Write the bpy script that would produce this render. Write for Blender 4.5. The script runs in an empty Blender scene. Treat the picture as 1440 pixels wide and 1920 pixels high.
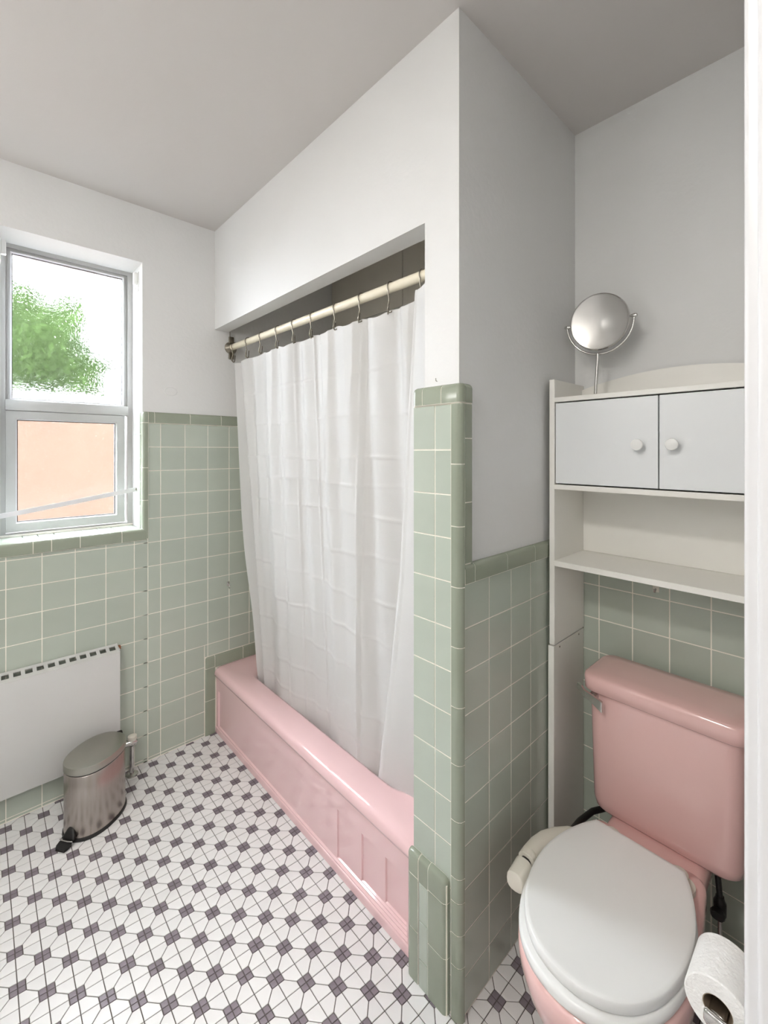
import bpy, bmesh, math, random
from mathutils import Vector, Matrix
random.seed(7)
PI = math.pi
SC = bpy.context.scene
COL = SC.collection

# ------------------------------------------------------------------ camera, world, light, exposure
F_PX, HORIZON, HEADING, CAM_H = 825.245, 845.27, 47.194, 1.4221
cam_data = bpy.data.cameras.new('camera')
cam = bpy.data.objects.new('camera', cam_data)
COL.objects.link(cam)
cam.location = (0, 0, CAM_H)
cam.rotation_euler = (PI / 2, 0, math.radians(HEADING - 90))
cam_data.sensor_fit = 'HORIZONTAL'
cam_data.sensor_width = 36
cam_data.lens = F_PX / 1440 * 36
cam_data.shift_y = -(960 - HORIZON) / 1440
cam_data.clip_start = 0.01
SC.camera = cam

world = bpy.data.worlds.new('sky')
SC.world = world
world.use_nodes = True
world.node_tree.nodes['Background'].inputs[0].default_value = (0.90, 0.955, 1.03, 1)
world.node_tree.nodes['Background'].inputs[1].default_value = 16.0


def light(name, kind, loc, rot, power, size=None, size_y=None, color=(1, 1, 1)):
    d = bpy.data.lights.new(name, kind)
    d.energy = power
    d.color = color
    if kind == 'AREA':
        d.shape = 'RECTANGLE' if size_y else 'DISK'
        d.size = size
        if size_y:
            d.size_y = size_y
    elif size is not None:
        if kind == 'SUN':
            d.angle = size
        else:
            d.shadow_soft_size = size
    o = bpy.data.objects.new(name, d)
    COL.objects.link(o)
    o.location = loc
    o.rotation_euler = rot
    return o


# sampling portal in the window opening: guides sky light, emits nothing itself
portal = light('window_portal', 'AREA', (0.31, 2.47, 1.67), (-PI / 2, 0, 0), 1.0, 0.5, 1.24)
portal.data.cycles.is_portal = True

SC.view_settings.view_transform = 'Standard'
SC.view_settings.look = 'None'
SC.view_settings.gamma = 1
SC.view_settings.use_curve_mapping = False
SC.view_settings.exposure = 1.2
SC.cycles.max_bounces = 9
SC.cycles.diffuse_bounces = 5
SC.cycles.use_adaptive_sampling = True
SC.cycles.adaptive_threshold = 0.03
SC.cycles.glossy_bounces = 3
SC.cycles.transparent_max_bounces = 12

# ------------------------------------------------------------------ measured room, metres
XT, YW, YP, XB, HC = 0.8864, 2.2189, 0.6806, 1.5484, 2.5332   # tub front, window wall, partition face, alcove back, ceiling
XL, YF, XTB = -0.95, 0.045, 1.62                               # left wall, door wall, wall behind the tub
HDR_Z, HDR_X = 2.036, 0.956                                    # header over the tub
YO = 0.795                                                     # plaster edge of the tub opening

# ------------------------------------------------------------------ materials


def srgb(r, g, b):
    def f(c):
        c /= 255
        return c / 12.92 if c <= 0.04045 else ((c + 0.055) / 1.055) ** 2.4
    return (f(r), f(g), f(b), 1)


def mat(name, rgb, rough=0.5, metal=0.0, var=0.0, scale=6.0, bump=0.0, bscale=40.0, rand=0.0, coat=0.0, spec=0.5, rvar=0.0, stretch=None):
    m = bpy.data.materials.new(name)
    m.use_nodes = True
    nt = m.node_tree
    b = nt.nodes['Principled BSDF']
    c = srgb(*rgb)
    b.inputs['Base Color'].default_value = c
    b.inputs['Roughness'].default_value = rough
    b.inputs['Metallic'].default_value = metal
    b.inputs['Specular IOR Level'].default_value = spec
    if coat:
        b.inputs['Coat Weight'].default_value = coat
        b.inputs['Coat Roughness'].default_value = 0.06
    tc = nt.nodes.new('ShaderNodeTexCoord')
    src = tc.outputs['Object']
    if stretch:
        mp = nt.nodes.new('ShaderNodeMapping')
        mp.inputs['Scale'].default_value = stretch
        nt.links.new(src, mp.inputs['Vector'])
        src = mp.outputs['Vector']
    last = None
    if var:
        n = nt.nodes.new('ShaderNodeTexNoise')
        n.inputs['Scale'].default_value = scale
        n.inputs['Detail'].default_value = 5
        nt.links.new(src, n.inputs['Vector'])
        mr = nt.nodes.new('ShaderNodeMapRange')
        mr.inputs[1].default_value = 0.3
        mr.inputs[2].default_value = 0.7
        mr.inputs[3].default_value = 1 - var
        mr.inputs[4].default_value = 1 + var
        nt.links.new(n.outputs['Fac'], mr.inputs[0])
        last = mr.outputs[0]
    if rand:
        oi = nt.nodes.new('ShaderNodeObjectInfo')
        mr = nt.nodes.new('ShaderNodeMapRange')
        mr.inputs[3].default_value = 1 - rand
        mr.inputs[4].default_value = 1 + rand
        nt.links.new(oi.outputs['Random'], mr.inputs[0])
        if last is not None:
            mu = nt.nodes.new('ShaderNodeMath')
            mu.operation = 'MULTIPLY'
            nt.links.new(last, mu.inputs[0])
            nt.links.new(mr.outputs[0], mu.inputs[1])
            last = mu.outputs[0]
        else:
            last = mr.outputs[0]
    if last is not None:
        vm = nt.nodes.new('ShaderNodeVectorMath')
        vm.operation = 'SCALE'
        vm.inputs[0].default_value = c[:3]
        nt.links.new(last, vm.inputs['Scale'])
        nt.links.new(vm.outputs[0], b.inputs['Base Color'])
    if rvar:
        n = nt.nodes.new('ShaderNodeTexNoise')
        n.inputs['Scale'].default_value = scale * 2
        nt.links.new(src, n.inputs['Vector'])
        mr = nt.nodes.new('ShaderNodeMapRange')
        mr.inputs[3].default_value = max(0, rough - rvar)
        mr.inputs[4].default_value = rough + rvar
        nt.links.new(n.outputs['Fac'], mr.inputs[0])
        nt.links.new(mr.outputs[0], b.inputs['Roughness'])
    if bump:
        n = nt.nodes.new('ShaderNodeTexNoise')
        n.inputs['Scale'].default_value = bscale
        n.inputs['Detail'].default_value = 3
        nt.links.new(src, n.inputs['Vector'])
        bp = nt.nodes.new('ShaderNodeBump')
        bp.inputs['Strength'].default_value = bump
        bp.inputs['Distance'].default_value = 0.01
        nt.links.new(n.outputs['Fac'], bp.inputs['Height'])
        nt.links.new(bp.outputs[0], b.inputs['Normal'])
    return m


M = {}
M['paint'] = mat('wall_paint', (223, 223, 222), 0.55, var=0.012, scale=2.5, bump=0.08, bscale=60)
M['ceil'] = mat('ceiling_paint', (206, 202, 199), 0.7, var=0.015, scale=1.5, bump=0.05, bscale=50)
M['trim'] = mat('white_gloss_paint', (222, 222, 224), 0.25, var=0.01, scale=8, bump=0.04, bscale=25)
M['grout'] = mat('wall_grout', (238, 234, 222), 0.85, var=0.04, scale=20, bump=0.1, bscale=200)
M['tile'] = mat('sage_tile', (178, 186, 174), 0.16, var=0.03, scale=7, rand=0.035, bump=0.05, bscale=14, rvar=0.05)
M['cap'] = mat('dark_sage_cap_tile', (147, 154, 138), 0.14, var=0.04, scale=9, rand=0.05, bump=0.04, bscale=18)
M['floorw'] = mat('white_floor_tile', (228, 227, 227), 0.3, var=0.025, scale=9, rand=0.03, bump=0.02, bscale=60)
M['floord'] = mat('plum_floor_tile', (134, 125, 133), 0.26, var=0.08, scale=30, rand=0.07, bump=0.03, bscale=90)
M['fgrout'] = mat('floor_grout', (92, 86, 82), 0.9, var=0.12, scale=8)
M['pink'] = mat('pink_enamel', (232, 197, 198), 0.1, var=0.02, scale=3, coat=0.4)
M['pink2'] = mat('pink_china', (226, 186, 181), 0.13, var=0.02, scale=3, coat=0.4)
M['white'] = mat('white_melamine', (236, 234, 228), 0.38, var=0.012, scale=5)
M['door'] = mat('cool_white_door', (228, 230, 231), 0.35, var=0.01, scale=5)
M['plastic'] = mat('white_plastic', (233, 233, 231), 0.3, var=0.008, scale=4)
M['offwhite'] = mat('cream_plastic', (222, 218, 206), 0.4, var=0.02, scale=9)
M['chrome'] = mat('chrome', (205, 203, 200), 0.14, metal=1.0, var=0.04, scale=20)
M['nickel'] = mat('tarnished_metal', (150, 144, 132), 0.35, metal=1.0, var=0.2, scale=60)
M['steel'] = mat('brushed_steel', (176, 168, 162), 0.27, metal=1.0, var=0.07, scale=10, stretch=(10, 10, 0.5))
M['steel_lid'] = mat('brushed_steel_lid', (172, 171, 162), 0.3, metal=1.0, var=0.06, scale=8, rvar=0.06)
M['mirror'] = mat('mirror_glass', (240, 240, 236), 0.02, metal=1.0)
M['black'] = mat('black_plastic', (22, 21, 21), 0.4, var=0.1, scale=20)
M['dark'] = mat('painted_shade', (26, 24, 22), 0.8)  # shade put into colour, for the gaps around the cabinet doors
M['rod'] = mat('cream_rod', (232, 224, 203), 0.25, var=0.03, scale=12)
M['radiator'] = mat('radiator_enamel', (203, 203, 201), 0.4, var=0.02, scale=4)
M['alu'] = mat('window_frame_paint', (172, 172, 170), 0.4, var=0.04, scale=8)
M['caulk'] = mat('white_caulk', (240, 236, 228), 0.5, var=0.05, scale=30, bump=0.2, bscale=90)
M['paper'] = mat('tissue_paper', (244, 242, 239), 0.95, var=0.02, scale=30, bump=0.35, bscale=160)
M['core'] = mat('paper_core', (150, 132, 112), 0.9, var=0.1, scale=40)
M['peach'] = mat('peach_stucco', (63, 50, 42), 0.9, var=0.06, scale=3, bump=0.3, bscale=60, spec=0.0)
M['leaf'] = mat('leaf_green', (52, 68, 36), 0.8, var=0.35, scale=3, spec=0.0)
M['bark'] = mat('bark', (92, 76, 60), 0.9, var=0.3, scale=12)
M['earth'] = mat('earth', (62, 60, 54), 0.9, var=0.2, scale=3, spec=0.0)
M['panel'] = mat('shower_panel', (222, 216, 203), 0.4, var=0.02, scale=4)
M['rust'] = mat('rust', (150, 98, 66), 0.8, var=0.3, scale=60)


def curtain_mat():
    m = bpy.data.materials.new('curtain_fabric')
    m.use_nodes = True
    nt = m.node_tree
    out = nt.nodes['Material Output']
    p = nt.nodes['Principled BSDF']
    p.inputs['Base Color'].default_value = srgb(244, 244, 244)
    p.inputs['Roughness'].default_value = 0.55
    t = nt.nodes.new('ShaderNodeBsdfTranslucent')
    t.inputs['Color'].default_value = srgb(244, 243, 240)
    mix = nt.nodes.new('ShaderNodeMixShader')
    mix.inputs[0].default_value = 0.4
    tc = nt.nodes.new('ShaderNodeTexCoord')
    w = nt.nodes.new('ShaderNodeTexNoise')
    w.inputs['Scale'].default_value = 260
    nt.links.new(tc.outputs['Object'], w.inputs['Vector'])
    b = nt.nodes.new('ShaderNodeBump')
    b.inputs['Strength'].default_value = 0.12
    b.inputs['Distance'].default_value = 0.004
    nt.links.new(w.outputs['Fac'], b.inputs['Height'])
    nt.links.new(b.outputs[0], p.inputs['Normal'])
    nt.links.new(p.outputs[0], mix.inputs[1])
    nt.links.new(t.outputs[0], mix.inputs[2])
    nt.links.new(mix.outputs[0], out.inputs['Surface'])
    return m


def glass_mat():
    """Patterned obscure glass: part clear, part refracted by a wrinkled surface."""
    m = bpy.data.materials.new('obscure_glass')
    m.use_nodes = True
    nt = m.node_tree
    out = nt.nodes['Material Output']
    nt.nodes.remove(nt.nodes['Principled BSDF'])
    tr = nt.nodes.new('ShaderNodeBsdfTransparent')
    tr.inputs['Color'].default_value = (0.97, 0.98, 0.98, 1)
    rf = nt.nodes.new('ShaderNodeBsdfRefraction')
    rf.inputs['IOR'].default_value = 1.12
    rf.inputs['Roughness'].default_value = 0.02
    gl = nt.nodes.new('ShaderNodeBsdfGlossy')
    gl.inputs['Roughness'].default_value = 0.1
    tc = nt.nodes.new('ShaderNodeTexCoord')
    n1 = nt.nodes.new('ShaderNodeTexNoise')
    n1.inputs['Scale'].default_value = 95
    n1.inputs['Detail'].default_value = 2
    n1.inputs['Distortion'].default_value = 1.6
    nt.links.new(tc.outputs['Object'], n1.inputs['Vector'])
    b = nt.nodes.new('ShaderNodeBump')
    b.inputs['Strength'].default_value = 1.0
    b.inputs['Distance'].default_value = 0.002
    nt.links.new(n1.outputs['Fac'], b.inputs['Height'])
    nt.links.new(b.outputs[0], rf.inputs['Normal'])
    nt.links.new(b.outputs[0], gl.inputs['Normal'])
    m1 = nt.nodes.new('ShaderNodeMixShader')
    m1.inputs[0].default_value = 0.5
    m2 = nt.nodes.new('ShaderNodeMixShader')
    m2.inputs[0].default_value = 0.05
    nt.links.new(tr.outputs[0], m1.inputs[1])
    nt.links.new(rf.outputs[0], m1.inputs[2])
    nt.links.new(m1.outputs[0], m2.inputs[1])
    nt.links.new(gl.outputs[0], m2.inputs[2])
    nt.links.new(m2.outputs[0], out.inputs['Surface'])
    return m


def emit_mat(name, rgb, strength):
    m = bpy.data.materials.new(name)
    m.use_nodes = True
    b = m.node_tree.nodes['Principled BSDF']
    b.inputs['Emission Color'].default_value = srgb(*rgb)
    b.inputs['Emission Strength'].default_value = strength
    b.inputs['Base Color'].default_value = srgb(240, 240, 235)
    return m


M['curtain'] = curtain_mat()
M['glass'] = glass_mat()

# ------------------------------------------------------------------ mesh helpers


def link(name, me, m=None, parent=None, smooth=False):
    o = bpy.data.objects.new(name, me)
    COL.objects.link(o)
    if m is not None and len(me.materials) == 0:
        me.materials.append(M[m] if isinstance(m, str) else m)
    if parent is not None:
        o.parent = parent
    if smooth:
        me.polygons.foreach_set('use_smooth', [True] * len(me.polygons))
    return o


def from_bm(name, bm, m, parent=None, smooth=False, sharp=None):
    me = bpy.data.meshes.new(name)
    bmesh.ops.recalc_face_normals(bm, faces=bm.faces)
    bm.to_mesh(me)
    bm.free()
    o = link(name, me, m, parent, smooth)
    if sharp is not None:
        me.polygons.foreach_set('use_smooth', [True] * len(me.polygons))
        me.set_sharp_from_angle(angle=math.radians(sharp))
    return o


def raw(name, verts, faces, m, parent=None, smooth=False, sharp=None):
    me = bpy.data.meshes.new(name)
    me.from_pydata(verts, [], faces)
    me.update()
    o = link(name, me, m, parent, smooth)
    if sharp is not None:
        me.polygons.foreach_set('use_smooth', [True] * len(me.polygons))
        me.set_sharp_from_angle(angle=math.radians(sharp))
    return o


def add_box(bm, lo, hi):
    vs = [bm.verts.new((x, y, z)) for x in (lo[0], hi[0]) for y in (lo[1], hi[1]) for z in (lo[2], hi[2])]
    for f in ((0, 1, 3, 2), (4, 6, 7, 5), (0, 4, 5, 1), (2, 3, 7, 6), (0, 2, 6, 4), (1, 5, 7, 3)):
        bm.faces.new([vs[i] for i in f])
    return vs


def boxes(name, lst, m, parent=None):
    bm = bmesh.new()
    for lo, hi in lst:
        add_box(bm, lo, hi)
    return from_bm(name, bm, m, parent)


def rbox(name, lo, hi, m, parent=None, edges='all', r=0.003, seg=2, small=0.0):
    """Box with chosen edges rounded: codes such as 'x-z+' name the edge at min x and max z."""
    bm = bmesh.new()
    add_box(bm, lo, hi)
    sel = []
    for e in bm.edges:
        mid = (e.verts[0].co + e.verts[1].co) / 2
        code = ''
        for k, ax in enumerate('xyz'):
            if abs(mid[k] - lo[k]) < 1e-6:
                code += ax + '-'
            elif abs(mid[k] - hi[k]) < 1e-6:
                code += ax + '+'
        if edges == 'all' or code in edges:
            sel.append(e)
    bmesh.ops.bevel(bm, geom=sel, offset=r, segments=seg, profile=0.5, affect='EDGES', clamp_overlap=True)
    return from_bm(name, bm, m, parent, sharp=35)


def loft(name, rings, m, parent=None, cap0=True, cap1=True, smooth=True, sharp=50, closed=True):
    n = len(rings[0])
    verts = [tuple(p) for r in rings for p in r]
    faces = []
    for k in range(len(rings) - 1):
        for i in range(n if closed else n - 1):
            j = (i + 1) % n
            faces.append((k * n + i, k * n + j, (k + 1) * n + j, (k + 1) * n + i))
    if cap0:
        faces.append(tuple(range(n))[::-1])
    if cap1:
        faces.append(tuple((len(rings) - 1) * n + i for i in range(n)))
    me = bpy.data.meshes.new(name)
    me.from_pydata(verts, [], faces)
    bm = bmesh.new()
    bm.from_mesh(me)
    bmesh.ops.recalc_face_normals(bm, faces=bm.faces)
    bm.to_mesh(me)
    bm.free()
    o = link(name, me, m, parent, True)
    if sharp:
        me.set_sharp_from_angle(angle=math.radians(sharp))
    return o


def tube_bm(bm, pts, r, n=8, caps=True):
    pts = [Vector(p) for p in pts]
    rr = r if isinstance(r, (list, tuple)) else [r] * len(pts)
    prev = None
    rings = []
    for i, p in enumerate(pts):
        if i == 0:
            t = pts[1] - pts[0]
        elif i == len(pts) - 1:
            t = pts[-1] - pts[-2]
        else:
            t = (pts[i + 1] - pts[i]).normalized() + (pts[i] - pts[i - 1]).normalized()
        t.normalize()
        if prev is None:
            a = Vector((0, 0, 1)) if abs(t.z) < 0.9 else Vector((1, 0, 0))
            u = t.cross(a).normalized()
        else:
            u = (prev - t * prev.dot(t)).normalized()
        prev = u
        v = t.cross(u)
        rings.append([bm.verts.new(p + (u * math.cos(2 * PI * k / n) + v * math.sin(2 * PI * k / n)) * rr[i]) for k in range(n)])
    for a, b in zip(rings, rings[1:]):
        for k in range(n):
            bm.faces.new((a[k], a[(k + 1) % n], b[(k + 1) % n], b[k]))
    if caps:
        bm.faces.new(rings[0][::-1])
        bm.faces.new(rings[-1])


def tube(name, pts, r, m, parent=None, n=10):
    bm = bmesh.new()
    tube_bm(bm, pts, r, n)
    return from_bm(name, bm, m, parent, sharp=50)


def lathe(name, prof, loc, m, parent=None, n=32, axis='z'):
    """prof: list of (radius, height)."""
    rings = []
    for rad, h in prof:
        ring = []
        for k in range(n):
            a = 2 * PI * k / n
            c, s = rad * math.cos(a), rad * math.sin(a)
            if axis == 'z':
                p = (loc[0] + c, loc[1] + s, loc[2] + h)
            elif axis == 'x':
                p = (loc[0] + h, loc[1] + c, loc[2] + s)
            else:
                p = (loc[0] + c, loc[1] + h, loc[2] + s)
            ring.append(p)
        rings.append(ring)
    return loft(name, rings, m, parent, sharp=40)


def empty(name, loc, label, cat, group=None, rz=0):
    o = bpy.data.objects.new(name, None)
    COL.objects.link(o)
    o.location = loc
    o.rotation_euler = (0, 0, rz)
    o.empty_display_size = 0.05
    return tag(o, label, cat, group)


def tag(o, label, cat, group=None):
    o['label'] = label
    o['category'] = cat
    if group:
        o['group'] = group
    return o


def struct(o, label=None):
    o['kind'] = 'structure'
    if label:
        o['label'] = label
    return o


def at(parent, o):
    """Parent o (built in world space) under an Empty that stands at its own spot."""
    o.parent = parent
    bpy.context.view_layer.update()
    o.matrix_parent_inverse = parent.matrix_world.inverted()
    return o


class Kit:
    """Builds parts in world space and hangs them on an Empty at the thing's base."""
    def __init__(self, root):
        self.root = root
        self.inv = Matrix.Translation(-Vector(root.location))

    def add(self, o):
        o.data.transform(self.inv)
        o.parent = self.root
        return o

    def sub(self, o, part):
        o.data.transform(self.inv)
        o.parent = part
        return o


# ------------------------------------------------------------------ wall tiles
_tile_cache = {}


def tile_mesh(w, h, t, m):
    key = (round(w, 4), round(h, 4), round(t, 4), m)
    if key in _tile_cache:
        return _tile_cache[key]
    b = 0.0005
    v = []
    for (ins, y) in ((0, 0.0), (0, -(t - b)), (b, -t)):
        v += [(-w / 2 + ins, y, -h / 2 + ins), (w / 2 - ins, y, -h / 2 + ins), (w / 2 - ins, y, h / 2 - ins), (-w / 2 + ins, y, h / 2 - ins)]
    f = []
    for k in (0, 4):
        for i in range(4):
            j = (i + 1) % 4
            f.append((k + i, k + j, k + 4 + j, k + 4 + i))
    f.append((8, 9, 10, 11))
    me = bpy.data.meshes.new('tile')
    me.from_pydata(v, [], f)
    me.materials.append(M[m])
    _tile_cache[key] = me
    return me


def tile(face, a0, a1, z0, z1, plane, parent, m='tile', t=0.0010, gap=0.0034, name='tile', loose=0.0016):
    w, h = a1 - a0 - gap, z1 - z0 - gap
    if w < 0.006 or h < 0.006:
        return
    o = bpy.data.objects.new(name, tile_mesh(w, h, t, m))
    COL.objects.link(o)
    o.parent = parent
    ca, cz = (a0 + a1) / 2, (z0 + z1) / 2
    j1, j2 = random.uniform(-loose, loose), random.uniform(-loose, loose)
    if face == 'y':
        o.location = (ca, plane, cz)
        o.rotation_euler = (j1, 0, j2)
    elif face == 'x':
        o.location = (plane, ca, cz)
        o.rotation_euler = (j1, 0, -PI / 2 + j2)
    elif face == 'x+':
        o.location = (plane, ca, cz)
        o.rotation_euler = (j1, 0, PI / 2 + j2)
    elif face == 'z':
        o.location = (ca, cz, plane)
        o.rotation_euler = (-PI / 2 + j1, 0, 0)
    return o


def tile_field(face, regions, cols, rows, plane, parent, m='tile', t=0.0010):
    cols, rows = sorted(cols), sorted(rows)
    for a0, a1 in zip(cols, cols[1:]):
        for z0, z1 in zip(rows, rows[1:]):
            for (ra0, ra1, rz0, rz1) in regions:
                b0, b1, y0, y1 = max(a0, ra0), min(a1, ra1), max(z0, rz0), min(z1, rz1)
                if b1 - b0 > 0.008 and y1 - y0 > 0.008:
                    tile(face, b0, b1, y0, y1, plane, parent, m, t)


CAPS = {}


def cap(parent, lo, hi, edges, r=0.012, seg=4, name='cap_tile', m='cap'):
    if parent is not None:
        CAPS.setdefault(parent.name, []).append((parent, lo, hi, edges, r))
    return rbox(name, lo, hi, m, parent, edges, r, seg)


# ------------------------------------------------------------------ structure
T = 0.1095
# window wall with its opening
WX0, WX1, WZ0, WZ1 = 0.066, 0.5543, 1.060, 2.2805
WD = 0.19
wall_back = struct(boxes('wall_back', [
    ((XL - 0.1, YW, 0), (WX0, YW + WD + 0.06, HC)),
    ((WX1, YW, 0), (XTB + 0.1, YW + WD + 0.06, HC)),
    ((WX0, YW, 0), (WX1, YW + WD + 0.06, WZ0)),
    ((WX0, YW, WZ1), (WX1, YW + WD + 0.06, HC))], 'paint'), 'white plaster window wall tiled sage green to shoulder height')
bed = boxes('grout_bed', [
    ((XL, YW - 0.006, 0), (WX1 + 0.02, YW, 1.03)),
    ((WX1 + 0.004, YW - 0.006, 0), (XTB, YW, 1.585))], 'grout', wall_back)
cols = [0.4109 + k * T for k in range(-13, 12)]
rows = [1.549 - k * T for k in range(0, 15)] + [0.004]
tile_field('y', [(XL, WX1 + 0.022, 0, 1.0175), (WX1 + 0.022, XTB, 1.549 - 10 * T, 1.549), (WX1 + 0.022, 0.8325, 0, 1.549 - 10 * T), (0.8325, XTB, 0.393, 1.549 - 10 * T)], cols, rows, YW - 0.006, wall_back)
# cap row
for a0, a1 in ((0.5765, 0.6029), (0.6029, 0.7617), (0.7617, 0.9146), (0.9146, 1.067), (1.067, 1.22), (1.22, 1.373), (1.373, 1.526), (1.526, XTB)):
    cap(wall_back, (a0 + 0.0013, YW - 0.014, 1.5505), (a1 - 0.0013, YW, 1.601), ['y-z+'], 0.012)
# vertical edge trim beside the window and the tiled reveal behind it
zs = [1.021, 1.1963, 1.3448, 1.5505]
for z0, z1 in zip(zs, zs[1:]):
    cap(wall_back, (WX1 - 0.002, YW - 0.013, z0 + 0.0013), (0.5755, YW + 0.02, z1 - 0.0013), ['x-y-'], 0.014, name='edge_tile')
cap(wall_back, (WX1 - 0.002, YW - 0.014, 1.5518), (0.5755, YW + 0.02, 1.601), ['x-y-', 'y-z+', 'x-z+'], 0.012)
for k, (z0, z1) in enumerate(((1.066, 1.17), (1.17, 1.28), (1.28, 1.39), (1.39, 1.4995), (1.4995, 1.601))):
    rbox('reveal_tile', (WX1 - 0.004, YW + 0.0215, z0 + 0.0013), (WX1 + 0.002, YW + 0.115, z1 - 0.0013), 'tile', wall_back, r=0.0012, seg=1)
# sill: bullnose front and flat tiles behind
xs = [-0.0, 0.1636, 0.2219, 0.3178, 0.4707, 0.5755]
for a0, a1 in zip(xs, xs[1:]):
    e = ['y-z+'] if a1 < 0.57 else ['y-z+', 'x+y-', 'x+z+']
    cap(wall_back, (a0 + 0.0013, YW - 0.014, 1.0175), (a1 - 0.0013, YW + 0.035, 1.0665), e, 0.013, name='sill_tile')
xs = [0.066, 0.14, 0.19, 0.245, 0.345, 0.405, 0.46, 0.552]
for a0, a1 in zip(xs, xs[1:]):
    rbox('sill_tile', (a0 + 0.0013, YW + 0.0365, 1.055), (a1 - 0.0013, YW + WD, 1.0655), 'tile', wall_back, r=0.0015, seg=1)
# dark trim that frames the end of the tub
cap(wall_back, (0.835, YW - 0.012, 0.0), (0.8835, YW, 0.1715), ['x-y-'], 0.008, name='edge_tile')
cap(wall_back, (0.835, YW - 0.012, 0.174), (0.8835, YW, 0.333), ['x-y-'], 0.008, name='edge_tile')
cap(wall_back, (0.835, YW - 0.012, 0.3355), (0.8815, YW, 0.392), ['x-y-', 'y-z+', 'x-z+'], 0.011)
cap(wall_back, (0.884, YW - 0.012, 0.33), (1.0305, YW, 0.392), ['y-z+'], 0.011)
cap(wall_back, (1.0332, YW - 0.012, 0.33), (1.19, YW, 0.392), ['y-z+'], 0.011)

# left wall, door wall, hall: outside the frame, they close the room
wall_left = struct(boxes('wall_left', [((XL - 0.1, YF - 0.12, 0), (XL, YW, HC))], 'paint'), 'plain white wall opposite the bathtub')
DX0, DX1, DZ = -0.36, 0.463, 2.08
wall_front = struct(boxes('wall_front', [
    ((XL - 0.1, YF - 0.12, 0), (DX0, YF, HC)),
    ((DX1 + 0.03, YF - 0.12, 0), (XB + 0.1, YF, HC)),
    ((DX0, YF - 0.12, DZ), (DX1 + 0.03, YF, HC))], 'paint'), 'white plaster wall beside the toilet, with the doorway')
struct(boxes('wall_hall', [((-1.6, -1.5, 0), (1.8, -1.4, HC)), ((-1.7, -1.5, 0), (-1.6, YF - 0.12, HC)), ((1.8, -1.5, 0), (1.9, YF - 0.12, HC)), ((-1.7, YF - 0.16, 0), (XL - 0.1, YF - 0.12, HC)), ((XB + 0.1, YF - 0.16, 0), (1.9, YF - 0.12, HC))], 'paint'), 'white wall of the hall outside the doorway')
struct(boxes('floor_hall', [((-1.6, -1.4, -0.05), (1.8, YF - 0.12, 0.0))], 'core'), 'brown floor of the hall outside the doorway')
struct(boxes('ceiling_hall', [((-1.6, -1.5, HC), (1.8, YF - 0.12, HC + 0.1))], 'ceil'), 'white ceiling of the hall')
# door casing and jamb at the picture's edge
trim = struct(rbox('trim_1', (0.463, -0.06, 0), (0.53, 0.0562, HC), 'trim', None, ['x-y+'], 0.004, 3), 'white gloss door jamb at the edge of the view')
rbox('casing', (0.4685, 0.0562, 0), (0.545, 0.0655, HC - 0.004), 'trim', trim, ['x-y+', 'x+y+'], 0.004, 3)

# ceiling
ceiling = struct(boxes('ceiling', [((XL - 0.1, YF - 0.12, HC), (XTB + 0.1, YW + 0.25, HC + 0.12))], 'ceil'), 'flat white ceiling over the whole bathroom')

# header over the tub
header = struct(boxes('wall_header', [((XT, YO, HDR_Z), (HDR_X, YW, HC))], 'paint'), 'white plaster header over the bathtub opening')

# partition between tub and toilet
part = struct(boxes('wall_partition', [
    ((XT, YP, 0), (XTB + 0.1, YO, HC)),
    ((XT + 0.002, YO, 0), (XTB + 0.05, 0.824, 1.575))], 'paint'), 'white plaster partition between bathtub and toilet, tiled sage green below')
PX = 0.876
boxes('grout_bed', [((PX + 0.0035, YP - 0.009, 0), (XT + 0.002, 0.828, 1.578))], 'grout', part)
boxes('grout_bed', [((XT, YP - 0.006, 0), (XB, YP, 1.118)), ((XT, YP - 0.008, 1.1), (0.924, YP, 1.578))], 'grout', part)
prow = [1.541, 1.4245, 1.3105, 1.2005, 1.09] + [1.0828 - k * T for k in range(1, 10)] + [0.004]
for z1, z0 in zip(prow, prow[1:]):
    tile('x', 0.753, 0.8305, z0, z1, PX + 0.0035, part, t=0.0012)
    tile('x', 0.6965, 0.753, z0, z1, PX + 0.0035, part, t=0.0012)
# corner roll of long dark quarter rounds
cz = [1.541, 1.389, 1.2335, 1.082, 0.932, 0.783, 0.64, 0.5, 0.3577, 0.298, 0.218, 0.138, 0.0]
for z1, z0 in zip(cz, cz[1:]):
    cap(part, (PX - 0.003, YP - 0.014, z0 + 0.0013), (0.892, 0.6952, z1 - 0.0013), ['x-y-'], 0.0165, 6, name='corner_tile')
# dark strip on the toilet side, above the cap row
sz = [1.541, 1.4535, 1.2925, 1.1385]
for z1, z0 in zip(sz, sz[1:]):
    cap(part, (0.8945, YP - 0.013, z0 + 0.0013), (0.930, YP, z1 - 0.0013), ['x+y-'], 0.010, name='edge_tile')
# the rounded caps on the top of the tiled pier
cap(part, (PX - 0.004, 0.7935, 1.5435), (XT + 0.004, 0.8305, 1.592), ['x-z+', 'x-y+', 'y+z+'], 0.0135, 5)
cap(part, (PX - 0.004, 0.7285, 1.5435), (XT + 0.004, 0.791, 1.592), ['x-z+'], 0.0135, 5)
cap(part, (PX - 0.004, YP - 0.015, 1.5435), (0.892, 0.726, 1.592), ['x-z+', 'x-y-', 'y-z+'], 0.0145, 5)
cap(part, (0.8945, YP - 0.014, 1.5435), (0.931, YP + 0.003, 1.592), ['x+z+', 'y-z+', 'x+y-'], 0.0125, 5)
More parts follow.
